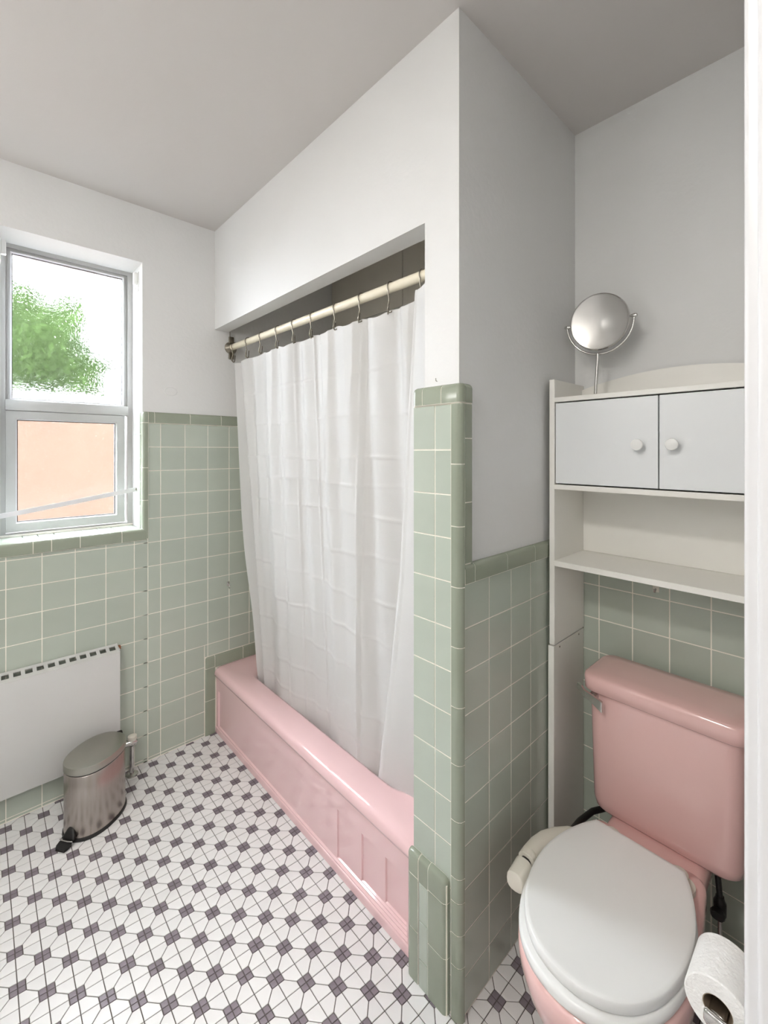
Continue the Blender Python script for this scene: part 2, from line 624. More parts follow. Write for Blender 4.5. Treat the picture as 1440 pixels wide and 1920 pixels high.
# cap row on the toilet side
for a0, a1 in ((0.8935, 0.9355), (0.9355, 1.089), (1.089, 1.2437), (1.2437, 1.398), (1.398, XB)):
    cap(part, (a0 + 0.0013, YP - 0.014, 1.0885), (a1 - 0.0013, YP, 1.136), ['y-z+'], 0.011)
rows2 = [1.0868] + [1.0828 - k * T for k in range(1, 10)] + [0.004]
tile_field('y', [(0.893, XB, 0, 1.0868)], [0.893, 1.0088, 1.1183, 1.2278, 1.3373, 1.4468, XB], rows2, YP - 0.006, part)
# low tiled block that ends the tub front
SX = 0.862
boxes('grout_bed', [((SX + 0.004, 0.704, 0), (PX + 0.002, 0.836, 0.328))], 'grout', part)
for z0, z1, top in ((0.0, 0.1364, 0), (0.139, 0.2805, 0), (0.2832, 0.342, 1)):
    cap(part, (SX - 0.001, 0.7985, z0), (PX + 0.001, 0.839, z1), ['x-y+'] + (['x-z+', 'y+z+'] if top else []), 0.0125, 4, name='edge_tile')
for z0, z1, top in ((0.0, 0.073, 0), (0.0755, 0.175, 0), (0.1775, 0.2745, 0), (0.277, 0.34, 1)):
    cap(part, (SX, 0.7645, z0), (PX + 0.001, 0.7958, z1), ['x-z+'] if top else ['x-z+', 'x-z-', 'x-y-', 'x-y+'], 0.012 if top else 0.0015, 4 if top else 1, name='edge_tile', m='cap' if top else 'tile')
for z0, z1, top in ((0.0, 0.1405, 0), (0.143, 0.2795, 0), (0.282, 0.342, 1)):
    cap(part, (SX - 0.001, 0.703, z0), (PX + 0.001, 0.7618, z1), ['x-y-'] + (['x-z+', 'y-z+'] if top else []), 0.0135, 5, name='edge_tile')

# alcove wall behind the toilet
wall_alcove = struct(boxes('wall_alcove', [((XB, YF, 0), (XB + 0.06, YP, HC))], 'paint'), 'white plaster wall behind the toilet and cabinet')
boxes('grout_bed', [((XB - 0.006, YF, 0), (XB, YP, 1.2))], 'grout', wall_alcove)
bcols = [YF, 0.0795, 0.182, 0.2876, 0.3907, 0.4935, 0.5966, YP]
brows = [1.19, 1.0775] + [0.966 - k * 0.112 for k in range(0, 9)] + [0.004]
tile_field('x', [(YF, YP, 0, 1.19)], bcols, brows, XB - 0.006, wall_alcove)

# shower wall of large pale panels behind the tub
wall_tub = struct(boxes('wall_tub', [((XTB, YO, 0), (XTB + 0.1, YW + 0.2, HC))], 'paint'), 'pale panelled wall behind the shower curtain')
for a0, a1 in ((YO, 1.20), (1.20, 1.60), (1.60, YW)):
    for z0, z1 in ((0.33, 0.95), (0.95, 1.57), (1.57, 2.17), (2.17, HC)):
        rbox('wall_panel', (XTB - 0.008, a0 + 0.002, z0 + 0.002), (XTB, a1 - 0.002, z1 - 0.002), 'panel', wall_tub, r=0.003, seg=2)

# white grout behind and between the rounded trim pieces
for pieces in CAPS.values():
    bm = bmesh.new()
    for parent, lo, hi, edges, r in pieces:
        lo, hi = list(lo), list(hi)
        codes = ''.join(edges)
        for k, ax in enumerate('xyz'):
            lo[k] += 0.0007 if ax + '-' in codes else -0.0014
            hi[k] -= 0.0007 if ax + '+' in codes else -0.0014
        lo[2] = max(lo[2], 0.0)
        b2 = bmesh.new()
        add_box(b2, lo, hi)
        sel = []
        for e in b2.edges:
            mid = (e.verts[0].co + e.verts[1].co) / 2
            code = ''
            for k, ax in enumerate('xyz'):
                if abs(mid[k] - lo[k]) < 1e-6:
                    code += ax + '-'
                elif abs(mid[k] - hi[k]) < 1e-6:
                    code += ax + '+'
            if code in edges:
                sel.append(e)
        bmesh.ops.bevel(b2, geom=sel, offset=r, segments=3, profile=0.5, affect='EDGES', clamp_overlap=True)
        me = bpy.data.meshes.new('tmp')
        b2.to_mesh(me)
        b2.free()
        bm.from_mesh(me)
        bpy.data.meshes.remove(me)
    o = from_bm('trim_grout', bm, 'grout', parent, sharp=35)
    o['kind'] = 'stuff'

# ------------------------------------------------------------------ floor
floor = struct(boxes('floor', [((XL - 0.1, YF - 0.12, -0.06), (XTB + 0.1, YW + 0.1, -0.0012))], 'fgrout'), 'white octagon mosaic floor with small plum squares')
GX, X0, S = 0.0567, 0.080, 0.30


def fy(m):
    return 1.045 + 0.0555 * (m + 7) if m > -7 else 1.045 + 0.0583 * (m + 7)


def lerp_y(m):
    k = math.floor(m)
    return fy(k) + (fy(k + 1) - fy(k)) * (m - k)


def fpos(i, j):
    x = X0 + GX * i
    y = lerp_y(j)
    if x < 0.82:
        y += 0.105 * (0.82 - x)
    return Vector((x, y, 0))


def proj(p):
    a = math.radians(HEADING)
    r = p.x * math.sin(a) - p.y * math.cos(a)
    d = p.x * math.cos(a) + p.y * math.sin(a)
    if d < 0.05:
        return None
    return 720 + F_PX * r / d, HORIZON + F_PX * (CAM_H - p.z) / d, d


def piece(poly, gap=0.0011, top=0.0012, base=-0.001, b=0.0009):
    """Inset polygon with a soft edge: returns verts, faces."""
    n = len(poly)
    def inset(dist):
        out = []
        for k in range(n):
            p, q, r = poly[k - 1], poly[k], poly[(k + 1) % n]
            e1 = (q - p).normalized()
            e2 = (r - q).normalized()
            n1 = Vector((-e1.y, e1.x, 0))
            n2 = Vector((-e2.y, e2.x, 0))
            bis = (n1 + n2)
            bis = bis / max(0.35, bis.length_squared) * 2 * dist
            out.append(q + bis * 1.0)
        return out
    a = inset(gap)
    c = inset(gap + b)
    v = [(p.x, p.y, base) for p in a] + [(p.x, p.y, top - 0.0006) for p in a] + [(p.x, p.y, top) for p in c]
    f = []
    for k in (0, n):
        for i in range(n):
            j = (i + 1) % n
            f.append((k + i, k + j, k + n + j, k + n + i))
    f.append(tuple(2 * n + i for i in range(n)))
    return v, f


def ccw(poly):
    ar = sum(p.x * q.y - q.x * p.y for p, q in zip(poly, poly[1:] + poly[:1]))
    return poly if ar > 0 else poly[::-1]


white, dark = [], []
for i in range(-20, 28):
    for j in range(-30, 18):
        c = fpos(i + 0.5, j + 0.5)
        ok = XL < c.x < XT + 0.03 and YF - 0.1 < c.y < YW + 0.03
        ok = ok or (c.x >= XT and c.x < XB and YF < c.y < YP + 0.02)
        if not ok:
            continue
        # parity: dots stand where i + j is even
        if (i + j) % 2 == 0:
            dots, octs = [(0, 0), (1, 1)], [(1, 0), (0, 1)]
        else:
            dots, octs = [(1, 0), (0, 1)], [(0, 0), (1, 1)]
        for (a, b_) in dots:
            sa, sb = (1 if a == 0 else -1), (1 if b_ == 0 else -1)
            q = [(a, b_), (a + sa * S, b_), (a + sa * S, b_ + sb * S), (a, b_ + sb * S)]
            dark.append(ccw([fpos(i + u, j + v) for u, v in q]))
        for (a, b_) in octs:
            sa, sb = (1 if a == 0 else -1), (1 if b_ == 0 else -1)
            q = [(a, b_), (a + sa * (1 - S), b_), (a + sa * (1 - S), b_ + sb * S), (a + sa * S, b_ + sb * (1 - S)), (a, b_ + sb * (1 - S))]
            white.append(ccw([fpos(i + u, j + v) for u, v in q]))


def visible(poly):
    c = sum(poly, Vector()) / len(poly)
    pr = proj(c)
    if pr is None:
        return None
    x, y, d = pr
    if not (-5 < x < 1015 and y < 1925):
        return None
    if c.x > XT - 0.02 and c.y > YP - 0.03:
        return None
    if 115 < x < 236 and 1440 < y < 1560:
        return None
    if x > 770 and c.x < XT and c.y > 0.84:
        return None
    if c.y > YW or (c.x > XT and y < 1690):
        return None
    return d


def lay(polys, m, name, stuff_name):
    ranked = sorted(((visible(p), k) for k, p in enumerate(polys) if visible(p) is not None))
    near = set(k for _, k in ranked[:300])
    V, Fc = [], []
    for k, p in enumerate(polys):
        v, f = piece(p)
        if k in near:
            c = sum(p, Vector()) / len(p)
            v = [(x - c.x, y - c.y, z) for x, y, z in v]
            o = raw(name, v, f, m, floor)
            o.location = c
        else:
            n0 = len(V)
            V += v
            Fc += [tuple(n0 + i for i in q) for q in f]
    o = raw(stuff_name, V, Fc, m, floor)
    o['kind'] = 'stuff'


lay(white, 'floorw', 'white_tile', 'white_tile_field')
lay(dark, 'floord', 'plum_tile', 'plum_tile_field')

# ------------------------------------------------------------------ window
YG = 2.40
win = struct(bpy.data.objects.new('window_1', None), 'white framed obscure glass window over the radiator')
COL.objects.link(win)


def frame_ring(name, x0, x1, z0, z1, w, y0, y1, m, parent, wb=None, wt=None, r=0.004):
    wb = wb or w
    wt = wt or w
    bm = bmesh.new()
    for lo, hi in (((x0, y0, z0), (x0 + w, y1, z1)), ((x1 - w, y0, z0), (x1, y1, z1)), ((x0 + w, y0, z0), (x1 - w, y1, z0 + wb)), ((x0 + w, y0, z1 - wt), (x1 - w, y1, z1))):
        add_box(bm, lo, hi)
    return from_bm(name, bm, m, parent)


frame_ring('outer_frame', WX0, WX1, WZ0, WZ1, 0.022, YG - 0.012, YG + 0.05, 'alu', win, wb=0.018, wt=0.018)
up = frame_ring('upper_sash', WX0 + 0.022, WX1 - 0.022, 1.60, WZ1 - 0.018, 0.016, YG - 0.002, YG + 0.035, 'alu', win, wb=0.04, wt=0.014)
rbox('mid_rail', (WX0 + 0.02, YG - 0.022, 1.590), (WX1 - 0.02, YG + 0.03, 1.634), 'alu', win, r=0.003)
lowsash = frame_ring('lower_sash', 0.088, 0.520, 1.084, 1.588, 0.033, YG - 0.018, YG + 0.028, 'alu', win, wb=0.036, wt=0.032)
frame_ring('bead', 0.1185, 0.4885, 1.118, 1.5575, 0.006, YG - 0.006, YG + 0.02, 'trim', lowsash)
frame_ring('bead', 0.102, 0.518, 1.636, 2.250, 0.006, YG - 0.010, YG + 0.02, 'trim', up)
frame_ring('gasket', 0.1075, 0.5125, 1.6415, 2.2445, 0.0028, YG - 0.004, YG + 0.003, 'black', up)
frame_ring('gasket', 0.1245, 0.4825, 1.124, 1.5515, 0.0028, YG - 0.004, YG + 0.003, 'black', lowsash)
rbox('pane', (0.106, YG + 0.004, 1.638), (0.514, YG + 0.008, 2.248), 'glass', up, r=0.0005, seg=1)
rbox('pane', (0.121, YG + 0.004, 1.120), (0.487, YG + 0.008, 1.556), 'glass', lowsash, r=0.0005, seg=1)
rbox('caulk_bead', (WX0, YG - 0.02, WZ0 + 0.004), (WX1, YG - 0.01, WZ0 + 0.014), 'caulk', win, r=0.004)

# brackets left from a roller blind
def bracket(x, side, label):
    k = Kit(empty('blind_bracket', (x, 2.30, 2.17), label, 'bracket', 'roller blind brackets'))
    s = side
    k.add(rbox('plate', (min(x, x + s * 0.004), 2.275, 2.165), (max(x, x + s * 0.004), 2.33, 2.255), 'plastic', None, r=0.0015, seg=1))
    k.add(rbox('arm', (min(x + s * 0.004, x + s * 0.02), 2.28, 2.195), (max(x + s * 0.004, x + s * 0.02), 2.30, 2.25), 'plastic', None, r=0.002, seg=1))
    k.add(rbox('slot', (min(x + s * 0.004, x + s * 0.006), 2.312, 2.175), (max(x + s * 0.004, x + s * 0.006), 2.318, 2.235), 'nickel', None, r=0.0005, seg=1))
    k.add(lathe('screw', [(0.0035, 0), (0.003, s * 0.002), (0.0005, s * 0.0025)], (x + s * 0.004, 2.29, 2.185), 'nickel', None, 10, 'x'))


bracket(WX1, -1, 'small white blind bracket in the window corner by the bare wall')
bracket(WX0, 1, 'small white blind bracket at the picture edge of the window top')

# white strap slung across the window
k = Kit(empty('window_strap', (0.3, 2.27, 1.19), 'narrow white strap slung slantwise across the lower window pane', 'strap'))
pts = [(0.5525, 2.30, 1.243), (0.46, 2.285, 1.229), (0.30, 2.272, 1.2035), (0.15, 2.266, 1.180), (0.067, 2.265, 1.168)]
bm = bmesh.new()
rings = []
for p in pts:
    rings.append([bm.verts.new((p[0] + dx, p[1] + dy, p[2] + dz)) for dx, dy, dz in ((0, -0.0012, -0.0095), (0, 0.0012, -0.0095), (0, 0.0012, 0.0095), (0, -0.0012, 0.0095))])
for a, b in zip(rings, rings[1:]):
    for i in range(4):
        bm.faces.new((a[i], a[(i + 1) % 4], b[(i + 1) % 4], b[i]))
bm.faces.new(rings[0])
bm.faces.new(rings[-1][::-1])
k.add(from_bm('band', bm, 'trim'))
k.add(lathe('peg', [(0.004, 0), (0.004, -0.008), (0.002, -0.01)], (WX1, 2.30, 1.243), 'nickel', None, 10, 'x'))

# ------------------------------------------------------------------ outside
nb = boxes('garden_wall', [((-4, 5.2, -2), (5, 5.5, 1.86))], 'peach')
tag(nb, 'peach stucco garden wall seen through the lower window pane', 'wall')
eave = boxes('coping', [((-4, 5.14, 1.86), (5, 5.56, 1.92))], 'trim', nb)
gr = struct(boxes('ground', [((-14, YW + 0.3, -2.1), (14, 20, -2.0))], 'earth'), 'dark ground outside the window')
tree = empty('tree', (0.75, 8.2, -2.0), 'leafy green tree blurred behind the upper window pane', 'tree')
kt = Kit(tree)
kt.add(tube('trunk', [(0.75, 8.2, -2), (0.8, 8.2, 0.5), (0.9, 8.2, 2.4)], [0.16, 0.12, 0.06], 'bark'))
V, Fc = [], []
rnd = random.Random(3)
blobs = [(0.0, 8.2, 3.4, 0.3), (1.0, 8.2, 3.5, 0.3), (0.55, 8.1, 2.9, 0.4), (1.4, 8.2, 2.8, 0.3), (0.15, 8.3, 2.9, 0.28), (0.35, 8.2, 3.5, 0.35), (0.7, 8.3, 2.5, 0.4), (0.2, 8.2, 2.4, 0.3), (1.2, 8.3, 3.6, 0.25), (0.55, 8.2, 3.55, 0.42), (0.85, 8.0, 3.1, 0.45), (1.05, 8.2, 2.7, 0.42), (1.3, 8.1, 2.4, 0.35), (0.45, 8.4, 3.9, 0.3), (1.55, 8.2, 2.15, 0.35), (0.5, 8.3, 2.2, 0.3)]
blobs += [(rnd.uniform(-0.3, 2.0), 8.4, rnd.uniform(1.9, 4.2), 0.14) for _ in range(26)]
for (bx, by, bz, br) in blobs:
    for _ in range(int(2600 * br) if br > 0.2 else 70):
        d = Vector((rnd.gauss(0, 1), rnd.gauss(0, 1), rnd.gauss(0, 1))).normalized() * br * rnd.random() ** 0.4
        c = Vector((bx, by, bz)) + d
        u = Vector((rnd.gauss(0, 1), rnd.gauss(0, 1), rnd.gauss(0, 1))).normalized() * 0.07
        w = u.cross(Vector((rnd.gauss(0, 1), rnd.gauss(0, 1), rnd.gauss(0, 1)))).normalized() * 0.035
        n0 = len(V)
        V += [tuple(c - u), tuple(c + w), tuple(c + u), tuple(c - w)]
        Fc.append((n0, n0 + 1, n0 + 2, n0 + 3))
o = kt.add(raw('foliage', V, Fc, 'leaf'))
o['kind'] = 'stuff'

# ------------------------------------------------------------------ bathtub
tub = empty('bathtub', (1.2, 1.5, 0), 'pink enamel bathtub with stepped panels on its front', 'bathtub')
kb = Kit(tub)
TY0, TY1, TX0, TX1, TZ = 0.842, YW - 0.004, XT - 0.006, XTB - 0.01, 0.327


def rrect(x0, x1, y0, y1, r, z, n=8):
    pts = []
    for cx, cy, a0 in ((x1 - r, y1 - r, 0), (x0 + r, y1 - r, PI / 2), (x0 + r, y0 + r, PI), (x1 - r, y0 + r, 1.5 * PI)):
        for k in range(n + 1):
            a = a0 + PI / 2 * k / n
            pts.append((cx + r * math.cos(a), cy + r * math.sin(a), z))
    return pts


TYi = YO + 0.036
rings = [rrect(TX0 + 0.010, TX1, TYi, TY1, 0.006, 0.283),
         rrect(TX0 + 0.002, TX1, TYi, TY1, 0.008, 0.287),
         rrect(TX0, TX1, TYi, TY1, 0.010, 0.298),
         rrect(TX0 + 0.002, TX1, TYi, TY1, 0.012, 0.311),
         rrect(TX0 + 0.009, TX1 - 0.002, TYi + 0.002, TY1 - 0.002, 0.015, 0.321),
         rrect(TX0 + 0.022, TX1 - 0.004, TYi + 0.004, TY1 - 0.004, 0.02, 0.3265),
         rrect(TX0 + 0.045, TX1 - 0.01, TYi + 0.01, TY1 - 0.01, 0.03, TZ),
         rrect(0.985, TX1 - 0.06, 0.925, 2.10, 0.12, TZ - 0.001),
         rrect(0.994, TX1 - 0.068, 0.934, 2.09, 0.125, TZ - 0.004),
         rrect(1.001, TX1 - 0.075, 0.942, 2.082, 0.13, TZ - 0.014),
         rrect(1.012, TX1 - 0.09, 0.96, 2.06, 0.13, 0.22),
         rrect(1.04, TX1 - 0.11, 1.0, 1.99, 0.13, 0.09),
         rrect(1.09, TX1 - 0.15, 1.06, 1.92, 0.12, 0.05)]
kb.add(loft('rim', rings, 'pink', cap0=False, cap1=True, sharp=70))
# apron with sunk panels
ap_x = XT + 0.006
bm = bmesh.new()
loops = [(TYi, TY1, 0.0, 0.285, 0.0),
         (0.866, 2.190, 0.034, 0.214, 0.0), (0.870, 2.186, 0.038, 0.210, 0.006),
         (0.874, 1.204, 0.041, 0.207, 0.006), (0.8765, 1.2015, 0.0435, 0.2045, 0.0115),
         (0.880, 1.082, 0.047, 0.201, 0.0115), (0.8825, 1.0795, 0.0495, 0.1985, 0.017),
         (0.886, 0.976, 0.053, 0.195, 0.017), (0.8885, 0.9735, 0.0555, 0.1925, 0.0225)]
prev = None
for (a0, a1, z0, z1, d) in loops:
    vs = [bm.verts.new((ap_x + d, y, z)) for y, z in ((a0, z0), (a1, z0), (a1, z1), (a0, z1))]
    if prev:
        for i in range(4):
            bm.faces.new((prev[i], prev[(i + 1) % 4], vs[(i + 1) % 4], vs[i]))
    prev = vs
bm.faces.new(prev)
# wall thickness
ext = bmesh.ops.extrude_face_region(bm, geom=bm.faces[:])
bmesh.ops.translate(bm, vec=(0.03, 0, 0), verts=[g for g in ext['geom'] if isinstance(g, bmesh.types.BMVert)])
ap = kb.add(from_bm('apron', bm, 'pink', sharp=40))
kb.add(rbox('toe_strip', (ap_x - 0.004, TYi, 0.0), (ap_x + 0.004, TY1, 0.030), 'pink', None, ['x-z+'], 0.0035, 3))
kb.add(tube('caulk_line', [(0.885, TY1 - 0.001, 0.004), (0.885, TY1 - 0.001, 0.30), (0.90, TY1 - 0.001, 0.3285), (1.06, TY1 - 0.001, 0.3295), (1.5, TY1 - 0.001, 0.3295)], 0.0032, 'caulk', None, 6))

# ------------------------------------------------------------------ curtain rod, hooks, curtain
RA, RB = Vector((0.968, YW - 0.004, 1.955)), Vector((0.966, YO + 0.001, 1.937))
rod = empty('curtain_rod', tuple(RA), 'cream shower rod spanning the bathtub opening', 'curtain rod')
kr = Kit(rod)
kr.add(tube('pole', [RA + (RB - RA) * 0.012, RB], 0.0155, 'rod', None, 20))
kr.add(lathe('flange', [(0.031, 0.004), (0.031, -0.004), (0.026, -0.008), (0.02, -0.022), (0.0175, -0.024)], tuple(RA), 'nickel', None, 20, 'y'))
kr.add(rbox('bracket', (0.955, YW - 0.016, 1.975), (0.981, YW - 0.004, 2.012), 'nickel', None, r=0.004))
kr.add(rbox('bracket', (0.955, YW - 0.016, 1.895), (0.981, YW - 0.004, 1.930), 'nickel', None, r=0.004))
kr.add(tube('screw', [(0.962, YW - 0.008, 2.012), (0.962, YW - 0.008, HDR_Z)], 0.002, 'nickel', None, 6))


def rod_at(y):
    f = (y - RA.y) / (RB.y - RA.y)
    return RA + (RB - RA) * f


ZTOP = 1.874
hook_y = [2.165, 2.01, 1.868, 1.72, 1.585, 1.448, 1.296, 1.152, 1.008, 0.872]
ordn = ['first', 'second', 'third', 'fourth', 'fifth', 'sixth', 'seventh', 'eighth', 'ninth', 'tenth']
for n, y in enumerate(hook_y):
    c = rod_at(y)
    h = empty('curtain_hook', (c.x, y, c.z), 'wire curtain hook with two prongs, %s on the rod counting from the window wall' % ordn[n], 'hook', 'wire hooks on the shower rod')
    R = 0.0185
    pts = []
    for a in range(200, -41, -16):          # over the rod from behind to the front
        t = math.radians(a)
        pts.append((R * math.cos(t) * -1, 0, R * math.sin(t)))
    # down the front in an S, out to the eyelet
    sway = random.uniform(-0.004, 0.004)
    pts += [(-0.0145, sway * 0.3, -0.026), (-0.0105, sway * 0.6, -0.042), (-0.0155, sway, -0.060), (-0.0175, sway, -0.074), (-0.010, sway, -0.082), (-0.002, sway, -0.078)]
    bm = bmesh.new()
    tube_bm(bm, pts, 0.0021, 6)
    from_bm('front_prong', bm, 'nickel', h, smooth=True)
    pts = [(-0.0135, sway, -0.055), (-0.006, 0.012 + sway, -0.074), (0.004, 0.022 + sway, -0.078), (0.012, 0.028 + sway, -0.066), (0.014, 0.030 + sway, -0.044)]
    bm = bmesh.new()
    tube_bm(bm, pts, 0.0019, 6)
    from_bm('back_prong', bm, 'nickel', h, smooth=True)
    bm = bmesh.new()
    bmesh.ops.create_icosphere(bm, subdivisions=2, radius=0.0034, matrix=Matrix.Translation((0.014, 0.030 + sway, -0.042)))
    from_bm('ball_tip', bm, 'nickel', h, smooth=True)
    bm = bmesh.new()
    bmesh.ops.create_icosphere(bm, subdivisions=2, radius=0.003, matrix=Matrix.Translation((-0.002, sway, -0.077)))
    from_bm('ball_tip', bm, 'nickel', h, smooth=True)


def interp(v, pts):
    if v <= pts[0][0]:
        return pts[0][1]
    for (a, b), (c, d) in zip(pts, pts[1:]):
        if v <= c:
            t = (v - a) / (c - a)
            return b + (d - b) * t
    return pts[-1][1]


def ss(t):
    t = max(0, min(1, t))
    return t * t * (3 - 2 * t)


rc = random.Random(11)
ridge_z = [1.70, 1.545, 1.395, 1.305, 1.20, 1.055, 0.91, 0.775, 0.64, 0.50, 0.385]
ridge_y = [(1.705, 0.006), (1.455, 0.006), (1.16, 0.007), (1.145, -0.004), (1.60, 0.003)]
NU_L, NU_M, NU_F, NR = 26, 330, 46, 300
ZB = 0.20


def curtain_row(v):
    """v = 0 at the top hem, 1 at the bottom; returns points along the curtain."""
    z = ZTOP + (ZB - ZTOP) * v
    y0 = interp(z, [(0.30, 2.015), (0.5, 2.045), (1.1, 2.15), (1.9, 2.185)])
    y1 = interp(z, [(0.30, 1.925), (1.03, 1.985), (1.9, 2.075)])
    y3 = interp(z, [(0.20, 1.13), (0.33, 1.105), (0.815, 1.015), (1.03, 0.979), (1.5, 0.93), (1.9, 0.886)])
    y2 = y3 - 0.045
    xc = 0.971 + 0.052 * (v ** 1.15)
    pts = []
    top = 1 - ss(v * 6)

    def sag(y):
        d = min(abs(y - h) for h in hook_y)
        return -0.013 * top * (1 - math.cos(min(d / 0.072, 1) * PI)) / 2

    for i in range(NU_L):
        s = i / (NU_L - 1)
        y = y0 + (y1 - 0.012 - y0) * s
        x = xc + 0.002 + 0.13 * s + 0.003 * math.sin(y * 70 + v * 2)
        pts.append((x, y, z + sag(y)))
    for i in range(NU_M):
        s = i / (NU_M - 1)
        y = y1 + (y2 - y1) * s
        edge = ss(s / 0.05)
        edge2 = ss((1 - s) / 0.08)
        fade = 0.35 + 0.65 * (1 - v)
        x = xc - 0.006 - 0.006 * (1 - edge)
        x += edge * edge2 * (0.012 * fade * math.sin(2 * PI * (y - 2.01) / 0.1435 + 1.4 * v + 1.57)
                             + 0.016 * (0.6 + 0.4 * v) * math.sin(2 * PI * (y - 1.40) / 0.46 + 0.6 * v)
                             + 0.0035 * math.sin(2 * PI * (y + 0.05 * v) / 0.083 + 2.0) * (0.4 + 0.6 * top))
        for ry, amp in ridge_y:
            yy = ry - 0.06 * v * (0.5 if ry > 1.4 else -1.0)
            x -= amp * (0.35 + 0.65 * ss(abs(math.sin(v * 9 + ry * 20)))) * math.exp(-((y - yy) / 0.006) ** 2)
        for kz, rz in enumerate(ridge_z):
            wob = rz + 0.006 * math.sin(y * 9 + kz * 2.1)
            g = math.exp(-((z - wob) / 0.005) ** 2)
            if g > 0.01:
                x -= 0.003 * g * (0.4 + 0.6 * math.sin(y * 7 + kz * 1.7) ** 2)
        x = max(x, 0.955)
        pts.append((x, y, z + sag(y)))
    for i in range(1, 5):
        t = i / 5
        pts.append((pts[NU_L + NU_M - 1][0] + 0.004 * math.sin(PI * t) - 0.012 * t, y2 - 0.006 * math.sin(PI * t) + (y3 - y2) * t * 0.3, z))
    x3 = xc - 0.010
    inward = 0.06 * v ** 2
    for i in range(NU_F):
        s = i / (NU_F - 1)
        y = y3 + (0.800 + 0.055 * v - y3) * s
        x = x3 - 0.012 + 0.003 * math.sin(s * 5 + v) + inward * s ** 1.6 - 0.035 * (1 - v) ** 0.8 * s - 0.003 * math.sin(PI * min(1, s * 8))
        pts.append((x, y, z + 0.018 * top))
    return pts


cr = empty('shower_curtain', (0.98, 1.5, 0.32), 'white translucent fabric shower curtain hanging inside the pink bathtub', 'shower curtain')
kc = Kit(cr)
V = []
for r in range(NR + 1):
    V += curtain_row(r / NR)
NC = len(V) // (NR + 1)
Fc = [(r * NC + i, r * NC + i + 1, (r + 1) * NC + i + 1, (r + 1) * NC + i) for r in range(NR) for i in range(NC - 1)]
kc.add(raw('drape', V, Fc, 'curtain', smooth=True))
V2, F2 = [], []
nrow = 6
for r in range(nrow + 1):
    for p in curtain_row(r / nrow * 0.021):
        V2.append((p[0] - 0.0013, p[1], p[2] + (0.0008 if r == 0 else 0)))
F2 = [(r * NC + i, r * NC + i + 1, (r + 1) * NC + i + 1, (r + 1) * NC + i) for r in range(nrow) for i in range(NC - 1)]
kc.add(raw('hem', V2, F2, 'curtain', smooth=True))

# ------------------------------------------------------------------ toilet
TYC = 0.384
toilet = empty('toilet', (1.1, TYC, 0), 'pink china toilet with a white closed seat lid', 'toilet')
kw = Kit(toilet)


def catmull(pts, n=8):
    out = []
    P = [pts[0]] + pts + [pts[-1]]
    for i in range(1, len(P) - 2):
        p0, p1, p2, p3 = [Vector(q) for q in P[i - 1:i + 3]]
        for k in range(n):
            t = k / n
            out.append(0.5 * ((2 * p1) + (-p0 + p2) * t + (2 * p0 - 5 * p1 + 4 * p2 - p3) * t * t + (-p0 + 3 * p1 - 3 * p2 + p3) * t ** 3))
    out.append(Vector(pts[-1]))
    return out


def outline(half, yc=TYC, n=6):
    h = catmull([(a, b, 0) for a, b in half], n)
    left = [(p.x, p.y) for p in h]
    right = [(p.x, -p.y) for p in h[::-1]][1:-1]
    return [(x, yc + y) for x, y in left + right]


lid_half = [(1.236, 0.0), (1.236, 0.05), (1.235, 0.100), (1.229, 0.1085), (1.19, 0.129), (1.13, 0.150), (1.06, 0.162), (0.985, 0.160), (0.915, 0.144), (0.858, 0.114), (0.822, 0.074), (0.806, 0.034), (0.802, 0.0)]


def scaled(ol, f, cx=1.03, cy=TYC, dx=0.0):
    return [(cx + (x - cx) * f + dx, cy + (y - cy) * f) for x, y in ol]


LO = [(1.236 + (x - 1.236) * 0.955, TYC - 0.001 + (y - TYC) * 0.965) for x, y in outline(lid_half)]


def ring(ol, z):
    return [(x, y, z) for x, y in ol]


rings = [ring(scaled(LO, 0.985), 0.400), ring(scaled(LO, 1.0), 0.402), ring(scaled(LO, 1.002), 0.417), ring(scaled(LO, 0.998), 0.4215), ring(scaled(LO, 0.990), 0.4235),
         ring(scaled(LO, 0.95), 0.4240), ring(scaled(LO, 0.7), 0.4265), ring(scaled(LO, 0.35), 0.4275), ring(scaled(LO, 0.05), 0.428)]
kw.add(loft('seat_lid', rings, 'plastic', sharp=60))
seat_half = [(1.215, 0.0), (1.215, 0.06), (1.213, 0.118), (1.19, 0.136), (1.13, 0.157), (1.06, 0.169), (0.985, 0.167), (0.913, 0.151), (0.853, 0.120), (0.815, 0.079), (0.798, 0.036), (0.794, 0.0)]
SO = [(1.215 + (x - 1.215) * 0.965, TYC + 0.002 + (y - TYC) * 0.962) for x, y in outline(seat_half)]
rings = [ring(scaled(SO, 0.97), 0.374), ring(scaled(SO, 1.0), 0.377), ring(scaled(SO, 1.004), 0.386), ring(scaled(SO, 0.998), 0.394), ring(scaled(SO, 0.975), 0.398), ring(scaled(SO, 0.6), 0.398)]
kw.add(loft('seat', rings, 'plastic', sharp=60))
bowl_half = [(1.30, 0.0), (1.30, 0.07), (1.298, 0.128), (1.24, 0.142), (1.14, 0.155), (1.06, 0.164), (0.985, 0.163), (0.915, 0.148), (0.857, 0.118), (0.82, 0.077), (0.803, 0.036), (0.799, 0.0)]
BO = outline(bowl_half)


def bring(z, fx0, w, back=1.30):
    """Squeeze the rim outline: front tip at fx0, half-width factor w."""
    out = []
    for x, y in BO:
        t = (x - 0.799) / (1.30 - 0.799)
        out.append((fx0 + (back - fx0) * t, TYC + (y - TYC) * w, z))
    return out


